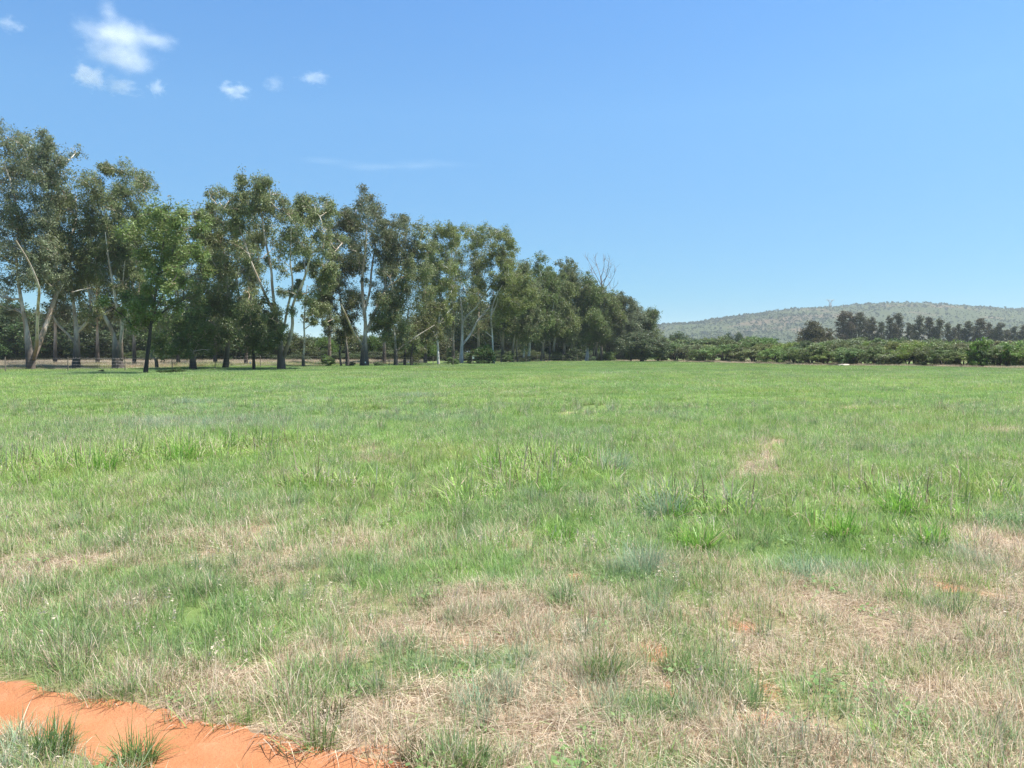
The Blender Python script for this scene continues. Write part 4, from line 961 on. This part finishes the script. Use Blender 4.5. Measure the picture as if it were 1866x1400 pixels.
# a skyline fringe
xf = R.uniform(200, 1500, 900); yf = HD + R.uniform(-25, 15, 900); x = np.concatenate([x, xf]); y = np.concatenate([y, yf]); n = len(x)
sc = R.uniform(.45, 1.0, n) ** 1.0 * (1 + 1.1 * (R.random(n) > .88)) * np.where(y < 1150, 1.4, 1)
g = scatter('hill_shrubbery', hcol, np.stack([x, y, hz(x, y) - .2], 1), R.integers(0, 3, n), R.uniform(0, 6.28, n), sc,
            {'lum': R.uniform(.8, 1.2, n), 'hue': np.clip(R.normal(.5, .3, n) - .5 * sstep(900, 1500, x) * R.random(n), 0, 1), 'dry': np.zeros(n)})
tag(g, kind='stuff', cat='shrubs', label='scattered bushes speckling the long grassy hill')

# a belt of bushes filling the plain between the scrub and the hill
x = R.uniform(60, 1000, 9000); y = R.uniform(200, 1000, 9000); k = (x / y > .19) & (x / y < .8) & (R.random(9000) < .55); x, y = x[k], y[k]; n = len(x)
g = scatter('plain_shrubbery', hcol, np.stack([x, y, gz(x, y) - .2], 1), R.integers(0, 3, n), R.uniform(0, 6.28, n), R.uniform(1.1, 2.0, n),
            {'lum': R.uniform(.8, 1.15, n), 'hue': R.uniform(0, .7, n), 'dry': np.zeros(n)})
tag(g, kind='stuff', cat='shrubs', label='mass of bushes on the plain between scrub and hill')

# ------------------------------------------------------------ pylon
M_STEEL = mat_plain('grey_steel', (.30, .32, .35), .5, .15, 2, .3)
def pylon():
    D = HD + 60; bx = (1511 - 933) / FPX * D; top = at(1511, 545.5, D)[2]
    root = link('power_pylon', None, loc=(bx, D, float(hz(np.array([bx]), np.array([D]))[0]) - 1)); tag(root, 'grey lattice power pylon poking above the hill ridge', 'pylon')
    H = top - root.location.z
    def bar(tb, a, b, r_): tb.add([np.array(a, float), np.array(b, float)], [r_, r_], 4, 50, smooth=False)
    t = Tubes(); wb, ww, zw = 4.0, 1.2, H * .62
    for sx in (-1, 1):
        for sy in (-1, 1):
            bar(t, (sx * wb, sy * wb, 0), (sx * ww, sy * ww, zw), .32)
    for k in range(7):
        f0, f1 = k / 7, (k + 1) / 7; a = wb + (ww - wb) * f0; b = wb + (ww - wb) * f1
        for s in (-1, 1):
            bar(t, (-a, s * a, zw * f0), (b, s * b, zw * f1), .18); bar(t, (a, s * a, zw * f0), (-b, s * b, zw * f1), .18)
            bar(t, (s * a, -a, zw * f0), (s * b, b, zw * f1), .18); bar(t, (-b, s * b, zw * f1), (b, s * b, zw * f1), .15)
    link('tower', t.mesh('pylon_tower', M_STEEL), root)
    t = Tubes()
    for s in (-1, 1):
        for yy in (-1, 1):
            bar(t, (s * ww, yy * ww, zw), (s * 5.2, yy * .7, H * .9), .3); bar(t, (s * .6, yy, zw), (s * 3.8, yy * .7, H * .9), .22)
        for k in range(4):
            f = k / 4; bar(t, (s * (ww + 4 * f), -1, zw + (H * .28) * f), (s * (.6 + 3.2 * (f + .2)), 1, zw + H * .28 * (f + .2)), .15)
    link('neck', t.mesh('pylon_neck', M_STEEL), root)
    t = Tubes()
    for yy in (-.7, .7):
        bar(t, (-10, 0, H * .93), (10, 0, H * .93), .3); bar(t, (-9, yy, H * .9), (9, yy, H * .9), .25)
    for s in (-1, 1): bar(t, (s * 5, 0, H * .9), (s * 7, 0, H), .25)
    for k in range(8): bar(t, (-9 + k * 2.25, -.7, H * .9), (-8 + k * 2.25, .7, H * .93), .15)
    link('crossarm', t.mesh('pylon_arm', M_STEEL), root)
pylon()

# ------------------------------------------------------------ fence, marker, tags, stones
M_POST = mat_plain('weathered_post', (.17, .14, .115), .9, .3, 9); M_WIRE = mat_plain('fence_wire', (.25, .25, .25), .4, .1, 3, .8); M_WHITE = mat_plain('white_paint', (.80, .80, .76), .6, .04, 6)
M_STONE = mat_plain('pale_stone', (.45, .38, .30), .9, .25, 12)
fr = link('wire_fence', None); tag(fr, 'wire fence on thin dark posts running along the gum trees', 'fence')
fp = [gpt(px, py) for px, py in [(-140, 686), (10, 678), (228, 675), (392, 672.3), (620, 669), (709, 667.8), (860, 665), (998, 660.8), (1100, 659)]]
ptsf = []
for a, b in zip(fp[:-1], fp[1:]):
    nseg = max(1, int(round(math.hypot(b[0] - a[0], b[1] - a[1]) / 4.5)))
    for k in range(nseg): ptsf.append((a[0] + (b[0] - a[0]) * k / nseg, a[1] + (b[1] - a[1]) * k / nseg))
for (a, b) in ptsf:
    z = float(gz(np.array([a]), np.array([b]))[0]); t = Tubes(); t.add([np.array([0, 0, -.3]), np.array([0.01, 0, .7]), np.array([R.normal(0, .02), 0, 1.3])], [.045, .042, .038], 6, 1.5, smooth=False)
    link('post', t.mesh('fence_post', M_POST), fr, (a, b, z))
t = Tubes()
for hh in (.3, .6, .9, 1.18):
    t.add([np.array([a, b, hh + float(gz(np.array([a]), np.array([b]))[0])]) for a, b in ptsf], [.004] * len(ptsf), 4, 2, smooth=False)
link('wire', t.mesh('fence_wire', M_WIRE), fr)
import bmesh
def box(name, sx, sy, sz, mat, parent=None, loc=(0, 0, 0), bev=.01):
    bm = bmesh.new(); bmesh.ops.create_cube(bm, size=1)
    for v in bm.verts: v.co.x *= sx; v.co.y *= sy; v.co.z *= sz
    bmesh.ops.bevel(bm, geom=list(bm.edges), offset=bev, segments=2, affect='EDGES')
    me = bpy.data.meshes.new(name); bm.to_mesh(me); bm.free(); me.materials.append(mat)
    return link(name, me, parent, loc)
a, b = gpt(862.5, 664.3); rt = link('marker_post', None, loc=(a, b, 0)); tag(rt, 'slim post topped with a small white plate in front of the grove', 'marker')
t = Tubes(); t.add([np.array([0, 0, -.3]), np.array([0, 0, 1.0])], [.035, .035], 6, 2, smooth=False); link('post', t.mesh('marker_pole', M_POST), rt)
box('plate', .30, .03, .36, M_WHITE, rt, (0, -.06, .98))
for px, py, D, lb in [(667, 660.5, 91, 'small white tag on the massive pale gum trunk'), (745, 660, 97, 'small white tag low among the short dark stems'), (459, 661, 74, 'small white tag beside the slim dark gum')]:
    p = at(px, py, D); rt = box('white_tag', .17, .02, .17, M_WHITE, None, (p[0], p[1] - .45, p[2])); tag(rt, lb, 'tag')
def stone(px, py, w_, h_, lb, seed):
    r = np.random.default_rng(seed); a, b = gpt(px, py); s = w_ * b / FPX / 2
    bm = bmesh.new(); bmesh.ops.create_icosphere(bm, subdivisions=3, radius=1)
    for v in bm.verts:
        q = 1 + .25 * math.sin(3 * v.co.x + seed) * math.cos(2.3 * v.co.y + 1.1 * seed) + .08 * r.normal(); v.co = v.co * q; v.co.x *= s; v.co.y *= s * .7; v.co.z *= s * h_
    me = bpy.data.meshes.new('stone'); bm.to_mesh(me); bm.free(); me.materials.append(M_STONE)
    for p in me.polygons: p.use_smooth = True
    tag(link('stone', me, None, (a, b, .1)), lb, 'stone')
stone(1538, 667.5, 18, .3, 'flat pale stone lying on the field by the acacias', 2)
stone(1333, 659.8, 7, .8, 'small pale upright stone in front of the front acacias', 3)

# ------------------------------------------------------------ prominent single tufts in the foreground
M_TG = mat_plain('tuft_green', (.10, .20, .035), .5, .3, 30)
def mat_tuft(name, c0, c1):
    m, nt, nd, lk = newmat(name); rnd = attr_(nt, 'rnd').outputs['Fac']; hg = attr_(nt, 'hgt').outputs['Fac']
    c = mix_(nt, rnd, c0, c1); c = mix_(nt, math_(nt, 'GREATER_THAN', rnd, .90), c, (.42, .33, .2))
    leafshader(nt, c, .42, .45, .35); return m
MT = {'g': mat_tuft('bright_tuft', (.14, .31, .045), (.24, .42, .07)), 'b': mat_tuft('blue_tuft', (.20, .30, .17), (.30, .40, .25)), 's': mat_tuft('straw_tuft', (.45, .35, .22), (.62, .52, .37)), 'd': mat_tuft('dark_weed', (.05, .06, .02), (.13, .11, .04)), 'w': mat_tuft('weed', (.11, .19, .05), (.20, .28, .09))}
tl = [(190, 862, 'g', .30, 90, .0095, 'bright broad bladed grass tuft low at the lush strip'), (330, 845, 'g', .36, 140, .0095, 'thick dark green grass tuft in the lush strip'), (420, 812, 'g', .34, 110, .0095, 'upright grass tuft at the upper edge of the lush strip'),
      (1000, 905, 'g', .24, 60, .0085, 'bright grass tuft at the foot of the tall middle clump'), (900, 860, 'g', .34, 120, .0095, 'spiky grass tuft on the near side of the tall middle clump'), (1060, 850, 'g', .36, 130, .0095, 'tall green grass tuft in the middle clump beside blue blades'),
      (1120, 862, 'b', .36, 140, .006, 'blue grey grass tuft bending in the middle clump'), (1215, 945, 'b', .36, 150, .006, 'silvery blue grass tuft with long fanned blades'), (1232, 950, 'g', .22, 70, .008, 'bright green grass tuft growing through the silvery blue one'),
      (1022, 990, 'g', .19, 80, .007, 'small bright yellow green grass tuft standing alone'), (1275, 1005, 'g', .24, 80, .0085, 'bright arched grass tuft below the silvery blue tuft'), (1535, 980, 'g', .26, 110, .0095, 'wide bright grass tuft with arching blades'),
      (1640, 940, 'g', .32, 110, .0095, 'tall grass tuft with dark earth under it'), (1700, 995, 'g', .24, 90, .0085, 'leafy grass tuft beside the dry straw patch'), (1750, 920, 'w', .30, 80, .006, 'dull green grass tuft with dry stalks'),
      (1170, 1050, 'b', .30, 90, .004, 'thin bluish grass tuft with wiry spreading blades'), (1470, 1060, 'b', .26, 80, .004, 'loose bluish grass tuft drooping to one side'), (1095, 1235, 'w', .20, 110, .0035, 'upright fine green grass tuft in the straw'),
      (610, 1312, 'd', .10, 60, .005, 'small dark withered weed in the straw'), (755, 1385, 'd', .12, 60, .004, 'reddish brown withered weed near the sandy path'), (866, 1392, 'w', .12, 130, .003, 'compact spiky green tuft near the sandy path'),
      (1230, 1225, 'w', .14, 80, .0035, 'fine grass tuft beside the bare red soil'), (1700, 1230, 's', .22, 60, .003, 'pale straw stalks standing tall in the dry patch'), (150, 1175, 'w', .16, 90, .004, 'dense green tuft above the sandy path'),
      (840, 925, 'g', .28, 46, .004, 'sparse wiry grass tuft with fanned stalks'), (865, 1290, 'b', .15, 90, .003, 'soft bluish tuft left of the straw'), (250, 1385, 'w', .15, 120, .004, 'green grass tuft on the near edge of the path'), (100, 1370, 'w', .15, 110, .004, 'grey green grass tuft in the near corner')]
for i, (px, py, k, hh, n, wd_, lb) in enumerate(tl):
    hh *= 1.25; n = int(n * 1.5)
    a, b = gpt(px, py); V, Fs, A = tuft([blades(n, hh * .35, hh * .55, hh * 1.05, wd_, .5, .9, 3, seed=1000 + i), blades(n // 2, hh * .3, hh * .3, hh * .6, wd_ * .8, .9, .6, 3, seed=1100 + i)])
    o = link('grass_tuft' if k != 'd' else 'withered_weed', make_mesh('grass_tuft', V, Fs, MT[k], A), None, (a, b, float(gz(np.array([a]), np.array([b]))[0])))
    tag(o, lb, 'grass tuft' if k != 'd' else 'weed')

# ------------------------------------------------------------ clouds (volumes high above) and haze
def mat_cloud(name, dens, sc, seed, lobes, soft, edge):
    m, nt, nd, lk = newmat(name)
    tc = N(nt, 'ShaderNodeTexCoord'); mp = N(nt, 'ShaderNodeMapping'); lk.new(tc.outputs['Object'], mp.inputs[0]); mp.inputs['Location'].default_value = (seed * 3.1, seed * 1.7, seed)
    n1 = noise_(nt, sc, 8, mp.outputs[0], .66); fall = None
    for (cx, cy, cz, rx, rz) in lobes:
        q = N(nt, 'ShaderNodeMapping'); lk.new(tc.outputs['Object'], q.inputs[0]); q.vector_type = 'TEXTURE'
        q.inputs['Location'].default_value = (cx, cy, cz); q.inputs['Scale'].default_value = (rx, (rx + rz) / 2, rz)
        ln = N(nt, 'ShaderNodeVectorMath', operation='LENGTH'); lk.new(q.outputs[0], ln.inputs[0])
        fall = ln.outputs['Value'] if fall is None else math_(nt, 'MINIMUM', fall, ln.outputs['Value'])
    v = math_(nt, 'SUBTRACT', math_(nt, 'MULTIPLY', math_(nt, 'SUBTRACT', n1, .5), edge), fall)      # >-1 inside
    d = map_(nt, v, -1.0, -1.0 + soft, 0, dens)
    pv = N(nt, 'ShaderNodeVolumePrincipled'); pv.inputs['Color'].default_value = (.995, .995, .995, 1); pv.inputs['Anisotropy'].default_value = .2
    lk.new(d, pv.inputs['Density'])
    o = N(nt, 'ShaderNodeOutputMaterial'); lk.new(pv.outputs[0], o.inputs[1])
    return m
CD = 5200.
def cloud(px, py, wp, hp, dens, lb, seed, lobes=((0, 0, 0, .62, .62),), sc=2.2, soft=.9, edge=3.2):
    p = at(px, py, CD); s = CD / FPX
    bm = bmesh.new(); bmesh.ops.create_icosphere(bm, subdivisions=3, radius=1)
    me = bpy.data.meshes.new('cloud'); bm.to_mesh(me); bm.free(); me.materials.append(mat_cloud('cloud_vapour%d' % seed, dens, sc, seed, lobes, soft, edge))
    o = link('cloud', me, None, p); o.scale = (wp * s / 2, min(wp, hp * 2.0) * s / 2, hp * s / 2); tag(o, lb, 'cloud')
cloud(220, 84, 290, 205, .0100, 'largest puffy white cloud with ragged edges', 1, ((-.14, 0, .56, .14, .30), (-.28, 0, .26, .36, .26), (.02, 0, .16, .54, .32), (.36, 0, .10, .42, .18), (-.04, 0, -.14, .50, .36)), 3.0, 2.0, 2.4)
cloud(160, 138, 96, 74, .007, 'small white puff directly under the largest cloud', 2)
cloud(218, 158, 110, 48, .004, 'faint flat wisp under the largest cloud', 3)
cloud(286, 160, 50, 50, .006, 'tiny faint puff lower right of the largest cloud', 4)
cloud(428, 165, 86, 44, .0052, 'small oval cloud alone in the blue', 5)
cloud(572, 143, 90, 40, .0038, 'small torn cloud right of the oval one', 6)
cloud(500, 152, 66, 44, .0022, 'barely visible wisp between the oval and torn clouds', 7)
cloud(18, 45, 70, 46, .004, 'small soft cloud at the upper left corner', 8)
cloud(690, 300, 400, 60, .0015, 'long thin streak of cloud above the treetops', 9, ((-.4, 0, .18, .5, .28), (.0, 0, -.1, .5, .3), (.35, 0, -.05, .5, .4)), 1.8, 1.4, 2.4)

HAZE = True
if HAZE:
    m, nt, nd, lk = newmat('air'); pv = N(nt, 'ShaderNodeVolumePrincipled'); pv.inputs['Color'].default_value = (.86, .93, 1, 1)
    pv.inputs['Density'].default_value = .00018; pv.inputs['Anisotropy'].default_value = .3
    o = N(nt, 'ShaderNodeOutputMaterial'); lk.new(pv.outputs[0], o.inputs[1])
    bm = bmesh.new(); bmesh.ops.create_cube(bm, size=1); me = bpy.data.meshes.new('haze'); bm.to_mesh(me); bm.free(); me.materials.append(m)
    h = link('haze', me, None, (0, 3300, 70)); h.scale = (12000, 8200, 150); tag(h, kind='stuff')
